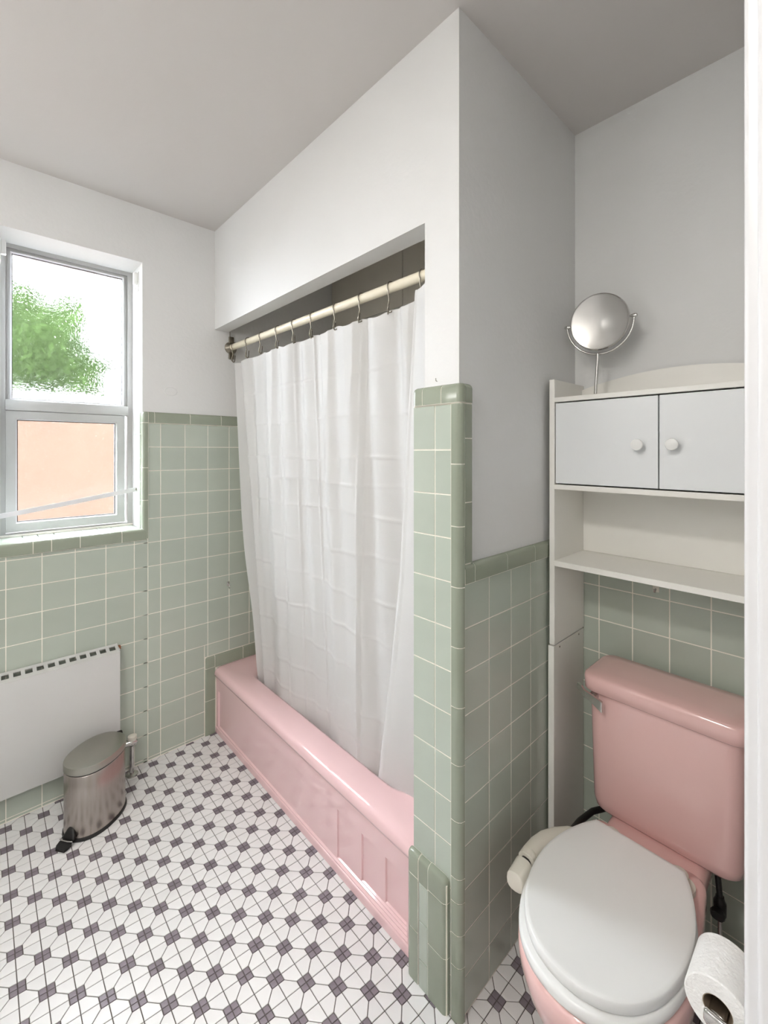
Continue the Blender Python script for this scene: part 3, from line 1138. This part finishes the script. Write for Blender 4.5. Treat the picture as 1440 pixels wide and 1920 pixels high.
rings = [bring(0.0, 0.90, 0.72, 1.36), bring(0.02, 0.90, 0.72, 1.36), bring(0.04, 0.91, 0.69, 1.36), bring(0.11, 0.915, 0.66, 1.35), bring(0.17, 0.885, 0.74, 1.33), bring(0.23, 0.848, 0.86, 1.31),
         bring(0.285, 0.822, 0.96, 1.30), bring(0.325, 0.810, 0.995), bring(0.348, 0.806, 1.0), bring(0.362, 0.807, 0.995), bring(0.371, 0.812, 0.975), bring(0.374, 0.835, 0.9)]
kw.add(loft('bowl', rings, 'pink2', sharp=60))
# deck under the tank
kw.add(rbox('deck', (1.22, TYC - 0.125, 0.30), (1.50, TYC + 0.11, 0.364), 'pink2', None, 'all', 0.02, 4))
# tank: tapered rounded box
TKY0, TKY1 = 0.186, 0.546
def trect(x0, x1, y0, y1, r, z):
    return rrect(x0, x1, y0, y1, r, z, 6)
rings = [trect(1.375, 1.465, 0.225, 0.505, 0.03, 0.358), trect(1.352, 1.478, 0.204, 0.527, 0.035, 0.364), trect(1.340, 1.486, 0.192, 0.539, 0.038, 0.378), trect(1.336, 1.488, 0.188, 0.543, 0.038, 0.40),
         trect(1.330, 1.492, TKY0, TKY1, 0.036, 0.60), trect(1.326, 1.494, TKY0 - 0.001, TKY1 + 0.001, 0.034, 0.724)]
kw.add(loft('tank', rings, 'pink2', sharp=70))
rings = [trect(1.318, 1.500, 0.177, 0.556, 0.034, 0.720), trect(1.313, 1.504, 0.173, 0.560, 0.036, 0.724), trect(1.312, 1.505, 0.172, 0.561, 0.036, 0.757), trect(1.3145, 1.503, 0.1745, 0.559, 0.036, 0.764), trect(1.321, 1.497, 0.181, 0.552, 0.034, 0.7685), trect(1.36, 1.465, 0.215, 0.52, 0.03, 0.771), trect(1.40, 1.42, 0.26, 0.47, 0.008, 0.772)]
kw.add(loft('tank_lid', rings, 'pink2', sharp=70))
# flush handle: pivot and a stepped lever
fh = kw.add(lathe('flush_handle', [(0.012, 0.004), (0.013, -0.004), (0.011, -0.012), (0.006, -0.014)], (1.324, 0.526, 0.708), 'chrome', None, 16, 'x'))
lev = [(1.306, 0.566, 0.729, 0.007), (1.304, 0.554, 0.723, 0.011), (1.303, 0.546, 0.715, 0.010), (1.301, 0.532, 0.712, 0.010), (1.300, 0.516, 0.706, 0.012), (1.299, 0.498, 0.698, 0.0145), (1.299, 0.494, 0.696, 0.0145)]
rings = [[(x - 0.004, y, z + h), (x + 0.004, y, z + h), (x + 0.004, y, z - h), (x - 0.004, y, z - h)] for x, y, z, h in lev]
kw.sub(loft('lever', rings, 'chrome', sharp=30), fh)
# seat hinges
for s in (-1, 1):
    kw.add(rbox('hinge', (1.212, TYC + s * 0.075 - 0.022, 0.374), (1.252, TYC + s * 0.075 + 0.022, 0.401), 'plastic', None, 'all', 0.007, 3))

# bidet attachment clamped under the seat
bd = empty('bidet_attachment', (1.1, 0.56, 0.36), 'cream plastic bidet attachment with side control beside the toilet seat', 'bidet')
kd = Kit(bd)


def sweep(name, path, m, n=16):
    """path: (x, y, z, half width, half height)."""
    pts = [Vector(p[:3]) for p in path]
    rings = []
    for i, p in enumerate(pts):
        t = (pts[min(i + 1, len(pts) - 1)] - pts[max(i - 1, 0)])
        t.z = 0
        t.normalize()
        side = Vector((-t.y, t.x, 0))
        hw, hh = path[i][3], path[i][4]
        r = []
        for k in range(n):
            a = 2 * PI * k / n
            c, s = math.cos(a), math.sin(a)
            e = 0.75
            r.append(tuple(p + side * (hw * abs(c) ** e * (1 if c > 0 else -1)) + Vector((0, 0, hh * abs(s) ** e * (1 if s > 0 else -1)))))
        rings.append(r)
    return loft(name, rings, m, sharp=50)


kd.add(sweep('control_knob', [(0.946, 0.560, 0.389, 0.019, 0.020), (0.947, 0.560, 0.389, 0.0215, 0.0225), (0.996, 0.565, 0.391, 0.0215, 0.0225), (0.997, 0.565, 0.391, 0.019, 0.020)], 'offwhite'))
kd.add(sweep('collar', [(0.9965, 0.565, 0.390, 0.0135, 0.0145), (1.013, 0.567, 0.390, 0.0135, 0.0145)], 'black'))
kd.add(sweep('ring', [(1.0105, 0.567, 0.391, 0.019, 0.020), (1.0115, 0.567, 0.391, 0.0215, 0.0225), (1.026, 0.568, 0.391, 0.0215, 0.0225), (1.027, 0.568, 0.391, 0.019, 0.020)], 'offwhite'))
arm = kd.add(sweep('arm', [(1.026, 0.569, 0.390, 0.017, 0.018), (1.033, 0.569, 0.390, 0.017, 0.018), (1.0335, 0.569, 0.390, 0.0215, 0.0225), (1.07, 0.569, 0.389, 0.022, 0.022), (1.105, 0.563, 0.388, 0.023, 0.021), (1.14, 0.548, 0.386, 0.026, 0.019), (1.17, 0.525, 0.383, 0.032, 0.016), (1.19, 0.497, 0.381, 0.036, 0.014), (1.198, 0.47, 0.380, 0.036, 0.012)], 'offwhite'))
kd.add(rbox('mounting_plate', (1.214, 0.262, 0.374), (1.27, 0.496, 0.385), 'offwhite', None, ['x+y+', 'x+y-', 'x-y+', 'x-y-'], 0.026, 6))
kd.add(lathe('bolt_cap', [(0.02, 0), (0.02, 0.01), (0.014, 0.015), (0.002, 0.016)], (1.262, 0.455, 0.380), 'offwhite', None, 20))
kd.add(lathe('bolt_cap', [(0.02, 0), (0.02, 0.01), (0.014, 0.015), (0.002, 0.016)], (1.262, 0.300, 0.380), 'offwhite', None, 20))

# water supply below the tank
sv = empty('supply_valve', (1.46, 0.20, 0.0), 'water stop valve and thin metal pipe under the toilet tank', 'valve')
ks = Kit(sv)
ks.add(tube('pipe', [(1.40, 0.243, 0.0), (1.40, 0.243, 0.235)], 0.005, 'chrome', None, 10))
ks.add(lathe('valve_body', [(0.009, 0.225), (0.014, 0.235), (0.014, 0.265), (0.011, 0.27), (0.009, 0.28)], (1.40, 0.243, 0.0), 'black', None, 16))
ks.add(sweep('valve_knob', [(1.365, 0.243, 0.252, 0.013, 0.010), (1.372, 0.243, 0.252, 0.016, 0.012), (1.383, 0.243, 0.252, 0.013, 0.009)], 'black'))
ks.add(tube('hose', [(1.40, 0.243, 0.275), (1.41, 0.25, 0.33), (1.43, 0.262, 0.362)], 0.007, 'black', None, 8))
ks.add(lathe('escutcheon', [(0.03, 0.0), (0.028, 0.006), (0.008, 0.01)], (1.40, 0.243, 0.0), 'chrome', None, 20))
hs = tube('bidet_hose', [(1.42, 0.47, 0.362), (1.40, 0.515, 0.345), (1.36, 0.545, 0.338), (1.28, 0.55, 0.35), (1.21, 0.54, 0.372)], 0.0085, 'black', None, 8)
tag(hs, 'black bidet hose looping below the corner of the toilet tank', 'hose')

# toilet paper
RY, RZ, RX0, RX1 = 0.1640, 0.470, 0.926, 1.022
roll = empty('toilet_paper_roll', (0.97, RY, RZ), 'white toilet paper roll on the chrome holder beside the doorway', 'toilet paper')
kp = Kit(roll)
rr = 0.0485
prof = [(0.0215, RX1), (rr - 0.002, RX1), (rr, RX1 - 0.002), (rr, RX0 + 0.002), (rr - 0.002, RX0), (0.0215, RX0), (0.0215, RX1)]
n = 48
rings = [[(x, RY + r * math.cos(2 * PI * k / n), RZ + r * math.sin(2 * PI * k / n)) for k in range(n)] for r, x in prof]
kp.add(loft('wound_paper', rings, 'paper', cap0=False, cap1=False, sharp=40))
rings = [[(x, RY + r * math.cos(2 * PI * k / 32), RZ + r * math.sin(2 * PI * k / 32)) for k in range(32)] for r, x in [(0.0214, RX0 + 0.0005), (0.0214, RX1 - 0.0005), (0.0202, RX1 - 0.0005), (0.0202, RX0 + 0.0005), (0.0214, RX0 + 0.0005)]]
kp.add(loft('core', rings, 'core', cap0=False, cap1=False))
V, Fc = [], []
prof = [(rr + 0.0006 + 0.0002 * q, math.radians(160 + q * 6)) for q in range(5)] + [(rr + 0.002, math.radians(190)), (rr + 0.006, math.radians(200)), (rr + 0.014, math.radians(211))]
for rad, a in prof:
    for x in (RX0 - 0.001, RX1 - 0.002):
        V.append((x, RY + rad * math.cos(a), RZ + rad * math.sin(a)))
Fc = [(2 * q, 2 * q + 1, 2 * q + 3, 2 * q + 2) for q in range(len(prof) - 1)]
fl = raw('loose_sheet', V, Fc, 'paper', smooth=True)
md = fl.modifiers.new('thickness', 'SOLIDIFY')
md.thickness = 0.0006
kp.add(fl)

hold = empty('toilet_paper_holder', (0.97, YF + 0.012, RZ), 'chrome toilet paper holder on the wall beside the doorway', 'holder')
kh = Kit(hold)
kh.add(tube('spindle', [(RX0 - 0.012, RY, RZ - 0.006), (RX1 + 0.014, RY, RZ - 0.006)], 0.0125, 'chrome', None, 16))
for x in (RX0 - 0.016, RX1 + 0.016):
    kh.add(sweep('post', [(x, YF + 0.002, RZ - 0.006, 0.008, 0.02), (x, YF + 0.03, RZ - 0.006, 0.007, 0.012), (x, RY - 0.01, RZ - 0.006, 0.006, 0.010), (x, RY + 0.012, RZ - 0.006, 0.006, 0.013), (x, RY + 0.016, RZ - 0.006, 0.004, 0.009)], 'chrome'))
kh.add(rbox('wall_plate', (RX0 - 0.04, YF, RZ - 0.035), (RX1 + 0.04, YF + 0.006, RZ + 0.025), 'chrome', None, r=0.003))

# ------------------------------------------------------------------ over-toilet cabinet
CX, CY0, CY1 = 1.322, 0.060, 0.6625
cab = empty('bathroom_cabinet', (1.43, 0.36, 0), 'tall white over-toilet cabinet with two doors and open shelves', 'cabinet')
ka = Kit(cab)
XBK = XB - 0.009
TH = 0.017
for y0, y1 in ((CY1 - TH, CY1), (CY0, CY0 + TH)):
    ka.add(rbox('side_panel', (CX, y0, 0.815), (XBK, y1, 1.645), 'white', None, r=0.0012, seg=1))
for y0, y1 in ((CY1 - TH + 0.0015, CY1 + 0.0035), (CY0, CY0 + TH)):
    lg = ka.add(rbox('leg_panel', (CX - 0.001, y0, 0.0), (XBK, y1, 0.811), 'white', None, r=0.0012, seg=1))
iy0, iy1 = CY0 + TH, CY1 - TH
ka.add(rbox('top_shelf', (CX + 0.001, iy0, 1.5735), (XBK, iy1, 1.588), 'white', None, r=0.001, seg=1))
ka.add(rbox('middle_shelf', (CX - 0.001, iy0, 1.3025), (XBK, iy1, 1.3175), 'white', None, r=0.001, seg=1))
ka.add(rbox('lower_shelf', (CX - 0.002, iy0, 1.0635), (XBK - 0.004, iy1, 1.0805), 'white', None, r=0.001, seg=1))
ka.add(rbox('back_panel', (XBK - 0.006, iy0, 1.0810), (XBK, iy1, 1.57), 'white', None, r=0.0005, seg=1))
ka.add(rbox('door_gap_shade', (CX + 0.020, iy0 + 0.001, 1.3185), (CX + 0.022, iy1 - 0.001, 1.5725), 'dark', None, r=0.0002, seg=1))  # dark sheet that paints the shade showing through the door gaps
# arched board at the back of the top
bm = bmesh.new()
front, back = [], []
N = 24
base_z = 1.5885
prof = [(iy1, base_z)]
for q in range(N + 1):
    s = q / N
    y = iy1 + (iy0 - iy1) * s
    prof.append((y, 1.630 + 0.042 * math.sin(PI * s) ** 0.9))
prof.append((iy0, base_z))
fv = [bm.verts.new((XBK - 0.016, y, z)) for y, z in prof]
bv = [bm.verts.new((XBK - 0.002, y, z)) for y, z in prof]
bm.faces.new(fv)
bm.faces.new(bv[::-1])
for q in range(len(prof)):
    j = (q + 1) % len(prof)
    bm.faces.new((fv[q], bv[q], bv[j], fv[j]))
ka.add(from_bm('arched_board', bm, 'white', sharp=30))
dmid = 0.3605
for (y0, y1, ky, who) in ((dmid + 0.0015, iy1 - 0.0025, 0.4065, 0), (iy0 + 0.0025, dmid - 0.0015, 0.3255, 1)):
    dr = ka.add(rbox('door', (CX + 0.002, y0, 1.3215), (CX + 0.016, y1, 1.5695), 'door', None, r=0.001, seg=1))
    ka.sub(lathe('knob', [(0.0065, 0.0), (0.0065, -0.012), (0.0145, -0.016), (0.0158, -0.021), (0.0145, -0.025), (0.009, -0.027), (0.001, -0.0275)], (CX + 0.002, ky, 1.4385), 'plastic', None, 20, 'x'), dr)
for z in (0.80,):
    for x in (1.36, 1.50):
        ka.add(lathe('screw_cap', [(0.003, 0.0), (0.003, -0.001), (0.001, -0.0015)], (x, CY1 - TH + 0.0015, z), 'nickel', None, 8, 'y'))

# ------------------------------------------------------------------ vanity mirror on the cabinet
MX, MY, MZ = 1.432, 0.5535, 1.8255
vm = empty('vanity_mirror', (MX, MY + 0.009, 1.5885), 'round swivel mirror in a chrome yoke standing on the white cabinet', 'mirror')
kv = Kit(vm)
yaw = math.radians(4)
rot = Matrix.Rotation(yaw, 4, 'Z')
mc = Vector((MX, MY, MZ))


def mirror_part(o):
    o.data.transform(Matrix.Translation(mc) @ rot @ Matrix.Rotation(math.radians(-7), 4, 'Y'))
    return kv.add(o)


RM = 0.087
gd = mirror_part(lathe('glass_disc', [(RM - 0.006, -0.0035), (RM - 0.010, -0.0048), (0.001, -0.0048)], (0, 0, 0), 'mirror', None, 64, 'x'))
gd.data.set_sharp_from_angle(angle=math.radians(4))
mirror_part(lathe('rim', [(RM - 0.007, -0.006), (RM - 0.003, -0.0075), (RM, -0.005), (RM, 0.005), (RM - 0.004, 0.007), (0.002, 0.007)], (0, 0, 0), 'chrome', None, 48, 'x'))
RYK = 0.0985
pts = [(0, RYK * math.cos(t), RYK * math.sin(t)) for t in [PI + PI * q / 28 for q in range(29)]]
mirror_part(tube('yoke', pts, 0.0032, 'chrome', None, 10))
for s in (-1, 1):
    mirror_part(lathe('pivot', [(0.001, -0.009), (0.005, -0.007), (0.006, 0), (0.005, 0.006), (0.0025, 0.012), (0.0025, 0.016)] if s < 0 else [(0.0025, -0.016), (0.0025, -0.012), (0.005, -0.006), (0.006, 0), (0.005, 0.007), (0.001, 0.009)], (0, s * RYK, 0.001), 'chrome', None, 14, 'y'))
sx, sy = MX, MY + 0.004
kv.add(tube('stem', [(sx, sy + 0.008, 1.592), (sx, sy, MZ - RYK)], 0.0048, 'chrome', None, 14))
kv.add(lathe('foot', [(0.052, 0.0), (0.053, 0.002), (0.048, 0.004), (0.012, 0.007), (0.006, 0.009)], (sx, sy + 0.008, 1.588), 'chrome', None, 36))

# ------------------------------------------------------------------ radiator cover
rd = empty('radiator', (0.1, 2.18, 0.16), 'white flat panel radiator with slotted top under the window', 'radiator')
kk = Kit(rd)
RX_0, RX_1, RYF, RZ0, RZ1 = -0.42, 0.452, 2.148, 0.135, 0.562
kk.add(rbox('front_panel', (RX_0, RYF, RZ0), (RX_1, RYF + 0.004, RZ1), 'radiator', None, ['y-z+', 'x+y-', 'y-z-'], 0.003, 2))
kk.add(rbox('side_panel', (RX_1 - 0.004, RYF + 0.004, RZ0), (RX_1, YW - 0.012, RZ1 + 0.012), 'radiator', None, r=0.001, seg=1))
kk.add(rbox('core', (RX_0 + 0.01, RYF + 0.012, RZ0 + 0.03), (RX_1 - 0.006, YW - 0.014, RZ1 - 0.006), 'black', None, r=0.002, seg=1))  # black box standing in for the shade below the top slots
bm = bmesh.new()


def sloped(x0, x1, y0, y1):
    def zt(y):
        return RZ1 + (y - RYF) / (YW - 0.011 - RYF) * 0.018
    vs = [bm.verts.new((x, y, zt(y) + dz)) for x in (x0, x1) for y in (y0, y1) for dz in (-0.003, 0.0)]
    for f in ((0, 1, 3, 2), (4, 6, 7, 5), (0, 4, 5, 1), (2, 3, 7, 6), (0, 2, 6, 4), (1, 5, 7, 3)):
        bm.faces.new([vs[i] for i in f])


YBK = YW - 0.011
sloped(RX_0, RX_1, RYF, RYF + 0.020)
sloped(RX_0, RX_1, YBK - 0.014, YBK)
x = RX_1
first = 0.012
pos = RX_1
while pos > RX_0 + 0.02:
    wbar = first if pos == RX_1 else 0.0125
    sloped(pos - wbar, pos, RYF + 0.020, YBK - 0.014)
    pos -= wbar + 0.0225
kk.add(from_bm('slotted_top', bm, 'radiator'))
kk.add(rbox('rust_patch', (RX_1 + 0.0005, YW - 0.03, 0.555), (RX_1 + 0.012, YW - 0.0115, 0.572), 'rust', None, 'all', 0.004, 2))
kk.add(rbox('bottom_lip', (RX_0, RYF + 0.003, RZ0 - 0.006), (RX_1 - 0.002, RYF + 0.016, RZ0 + 0.001), 'radiator', None, r=0.001, seg=1))

rv = empty('radiator_valve', (0.502, 2.17, 0), 'small chrome radiator valve and pipe behind the pedal bin', 'valve')
kq = Kit(rv)
kq.add(tube('pipe', [(0.500, 2.168, 0.0), (0.500, 2.168, 0.13)], 0.0095, 'chrome', None, 12))
kq.add(lathe('floor_flange', [(0.026, 0.0), (0.025, 0.006), (0.012, 0.012)], (0.500, 2.168, 0), 'chrome', None, 20))
kq.add(sweep('valve_body', [(0.458, 2.17, 0.145, 0.012, 0.012), (0.49, 2.168, 0.145, 0.013, 0.013), (0.515, 2.166, 0.145, 0.015, 0.016), (0.52, 2.166, 0.145, 0.01, 0.01)], 'chrome'))
kq.add(lathe('valve_wheel', [(0.012, 0.155), (0.018, 0.158), (0.018, 0.172), (0.012, 0.175), (0.002, 0.176)], (0.502, 2.167, 0), 'offwhite', None, 16))

# ------------------------------------------------------------------ pedal bin
pb = empty('pedal_bin', (0.340, 2.012, 0), 'oval brushed steel pedal bin standing in front of the radiator', 'bin')
kz = Kit(pb)
BC = Vector((0.340, 2.012, 0))
ang = math.radians(36)


def oval(a, b, z, n=48):
    out = []
    for q in range(n):
        t = 2 * PI * q / n
        c, s = math.cos(t), math.sin(t)
        e = 0.9
        x, y = a * abs(c) ** e * (1 if c > 0 else -1), b * abs(s) ** e * (1 if s > 0 else -1)
        out.append((BC.x + x * math.cos(ang) - y * math.sin(ang), BC.y + x * math.sin(ang) + y * math.cos(ang), z))
    return out


def oloc(u, v, z):
    return (BC.x + u * math.cos(ang) - v * math.sin(ang), BC.y + u * math.sin(ang) + v * math.cos(ang), z)


A, B = 0.109, 0.086
kz.add(loft('base_ring', [oval(A + 0.002, B + 0.002, 0.0), oval(A + 0.004, B + 0.004, 0.003), oval(A + 0.003, B + 0.003, 0.012), oval(A, B, 0.014)], 'black', sharp=50))
kz.add(loft('body', [oval(A, B, 0.012), oval(A - 0.001, B - 0.001, 0.12), oval(A - 0.001, B - 0.001, 0.232), oval(A - 0.003, B - 0.003, 0.234)], 'steel', sharp=50))
kz.add(loft('seal', [oval(A - 0.003, B - 0.003, 0.232), oval(A - 0.003, B - 0.003, 0.240)], 'black'))
kz.add(loft('lid', [oval(A - 0.001, B - 0.001, 0.238), oval(A + 0.001, B + 0.001, 0.240), oval(A + 0.001, B + 0.001, 0.262), oval(A, B, 0.2645), oval(A - 0.003, B - 0.003, 0.2655), oval(A * 0.6, B * 0.6, 0.2675), oval(A * 0.1, B * 0.1, 0.268)], 'steel_lid', sharp=24))
hp = [oloc(A - 0.002, 0.0, 0.03), oloc(A + 0.016, 0, 0.04), oloc(A + 0.018, 0, 0.22), oloc(A + 0.010, 0, 0.255), oloc(A - 0.004, 0, 0.262)]
bm = bmesh.new()
tube_bm(bm, hp, [0.012, 0.009, 0.009, 0.010, 0.006], 8)
kz.add(from_bm('hinge', bm, 'black', sharp=40))
# pedal hood and foot pedal
hood = [(-A + 0.006, 0.062, 0.016), (-A - 0.002, 0.052, 0.022), (-A - 0.008, 0.036, 0.026), (-A - 0.014, 0.026, 0.027)]
rings = []
for u, z, w in hood:
    rings.append([oloc(u, w * math.cos(t), max(0.022, z) if False else 0.020 + (z - 0.020) * math.sin(t)) for t in [PI * q / 10 for q in range(11)]])
kz.add(loft('pedal_hood', rings, 'black', cap0=True, cap1=True, closed=False, sharp=60))
ped = [(-A + 0.004, 0.017, 0.016), (-A - 0.016, 0.015, 0.018), (-A - 0.020, 0.013, 0.026), (-A - 0.036, 0.010, 0.024), (-A - 0.044, 0.007, 0.018)]
rings = []
for u, z, w in ped:
    rings.append([oloc(u, -w, z + 0.004), oloc(u, w, z + 0.004), oloc(u, w, z - 0.005), oloc(u, -w, z - 0.005)])
pd = kz.add(loft('pedal', rings, 'black', sharp=30))
kz.sub(tube('chrome_edge', [oloc(-A - 0.018, -0.027, 0.021), oloc(-A - 0.022, -0.012, 0.022), oloc(-A - 0.022, 0.012, 0.022), oloc(-A - 0.018, 0.027, 0.021)], 0.0022, 'chrome', None, 8), pd)

# ------------------------------------------------------------------ small things on the walls
def robe_hook(name, loc, face, label):
    k = Kit(empty(name, loc, label, 'hook'))
    x, y, z = loc
    if face == 'y':
        k.add(rbox('plate', (x - 0.006, y - 0.003, z - 0.008), (x + 0.006, y, z + 0.014), 'chrome', None, r=0.0015))
        k.add(tube('prong', [(x, y - 0.002, z + 0.006), (x + 0.002, y - 0.012, z - 0.002), (x + 0.003, y - 0.018, z - 0.012), (x + 0.002, y - 0.013, z - 0.018), (x + 0.002, y - 0.006, z - 0.016)], 0.0022, 'chrome', None, 8))
    else:
        k.add(rbox('plate', (x - 0.004, y - 0.009, z - 0.006), (x, y + 0.009, z + 0.016), 'offwhite', None, r=0.0015))
        k.add(tube('prong', [(x - 0.003, y, z + 0.004), (x - 0.014, y, z - 0.004), (x - 0.018, y, z - 0.001), (x - 0.019, y, z + 0.006)], 0.0025, 'chrome', None, 8))


robe_hook('robe_hook', (0.951, YW - 0.011, 0.735), 'y', 'tiny metal hook on the sage tiles beside the curtain edge')
robe_hook('robe_hook', (XB - 0.0105, 0.4255, 0.993), 'x', 'small metal hook on the tiles just below the cabinet shelf')
bm = bmesh.new()
op = lathe('cover_plate', [(0.030, 0.0), (0.030, -0.002), (0.0275, -0.0035), (0.026, -0.0022), (0.002, -0.0022)], (0, 0, 0), 'paint', None, 36, 'y')
op.data.transform(Matrix.Diagonal((1, 1, 0.68, 1)))
op.location = (0.676, YW, 1.703)
tag(op, 'small painted-over oval cover plate on the wall beside the window', 'cover plate')
ph = tube('picture_nail', [(XT, 0.752, 1.604), (XT - 0.005, 0.752, 1.605), (XT - 0.0055, 0.752, 1.612)], 0.0009, 'nickel', None, 6)
tag(ph, 'tiny bent nail in the plaster just above the rounded cap tiles', 'nail')

# ------------------------------------------------------------------ fill lights added in room and hall, dressed as fixtures (outside the frame)
def fill_disc(name, x, y, power, label, color=(1, 0.965, 0.91), r=0.15):
    e = empty(name, (x, y, HC), label, 'fill light')
    k = Kit(e)
    k.add(lathe('base', [(r + 0.015, 0.0), (r + 0.015, -0.02), (r, -0.024)], (x, y, HC), 'trim', None, 32))
    l = light('fill_area', 'AREA', (0, 0, -0.03), (0, 0, 0), power, r * 2, color=color)
    l.parent = e


fill_disc('ceiling_fill', -0.62, 0.45, 9.0, 'added round fill light flush with the bathroom ceiling')  # unseen fill, added to brighten the alcove and upper walls
fill_disc('hall_fill', 0.25, -0.80, 10.0, 'added round fill light flush with the hall ceiling')  # unseen fill, added to brighten the alcove through the doorway
# fill light bar added on the left wall to brighten the header
vl = empty('wall_fill', (XL, 1.55, 1.95), 'added long white fill light bar on the wall opposite the bathtub', 'fill light')
kl = Kit(vl)
kl.add(rbox('housing', (XL, 1.10, 1.90), (XL + 0.05, 2.00, 2.0), 'trim', None, r=0.006))
l = light('fill_strip', 'AREA', (0.055, 0, 0), (0, -PI / 2, 0), 2.5, 0.09, 0.86, color=(1, 0.98, 0.95))
l.parent = vl
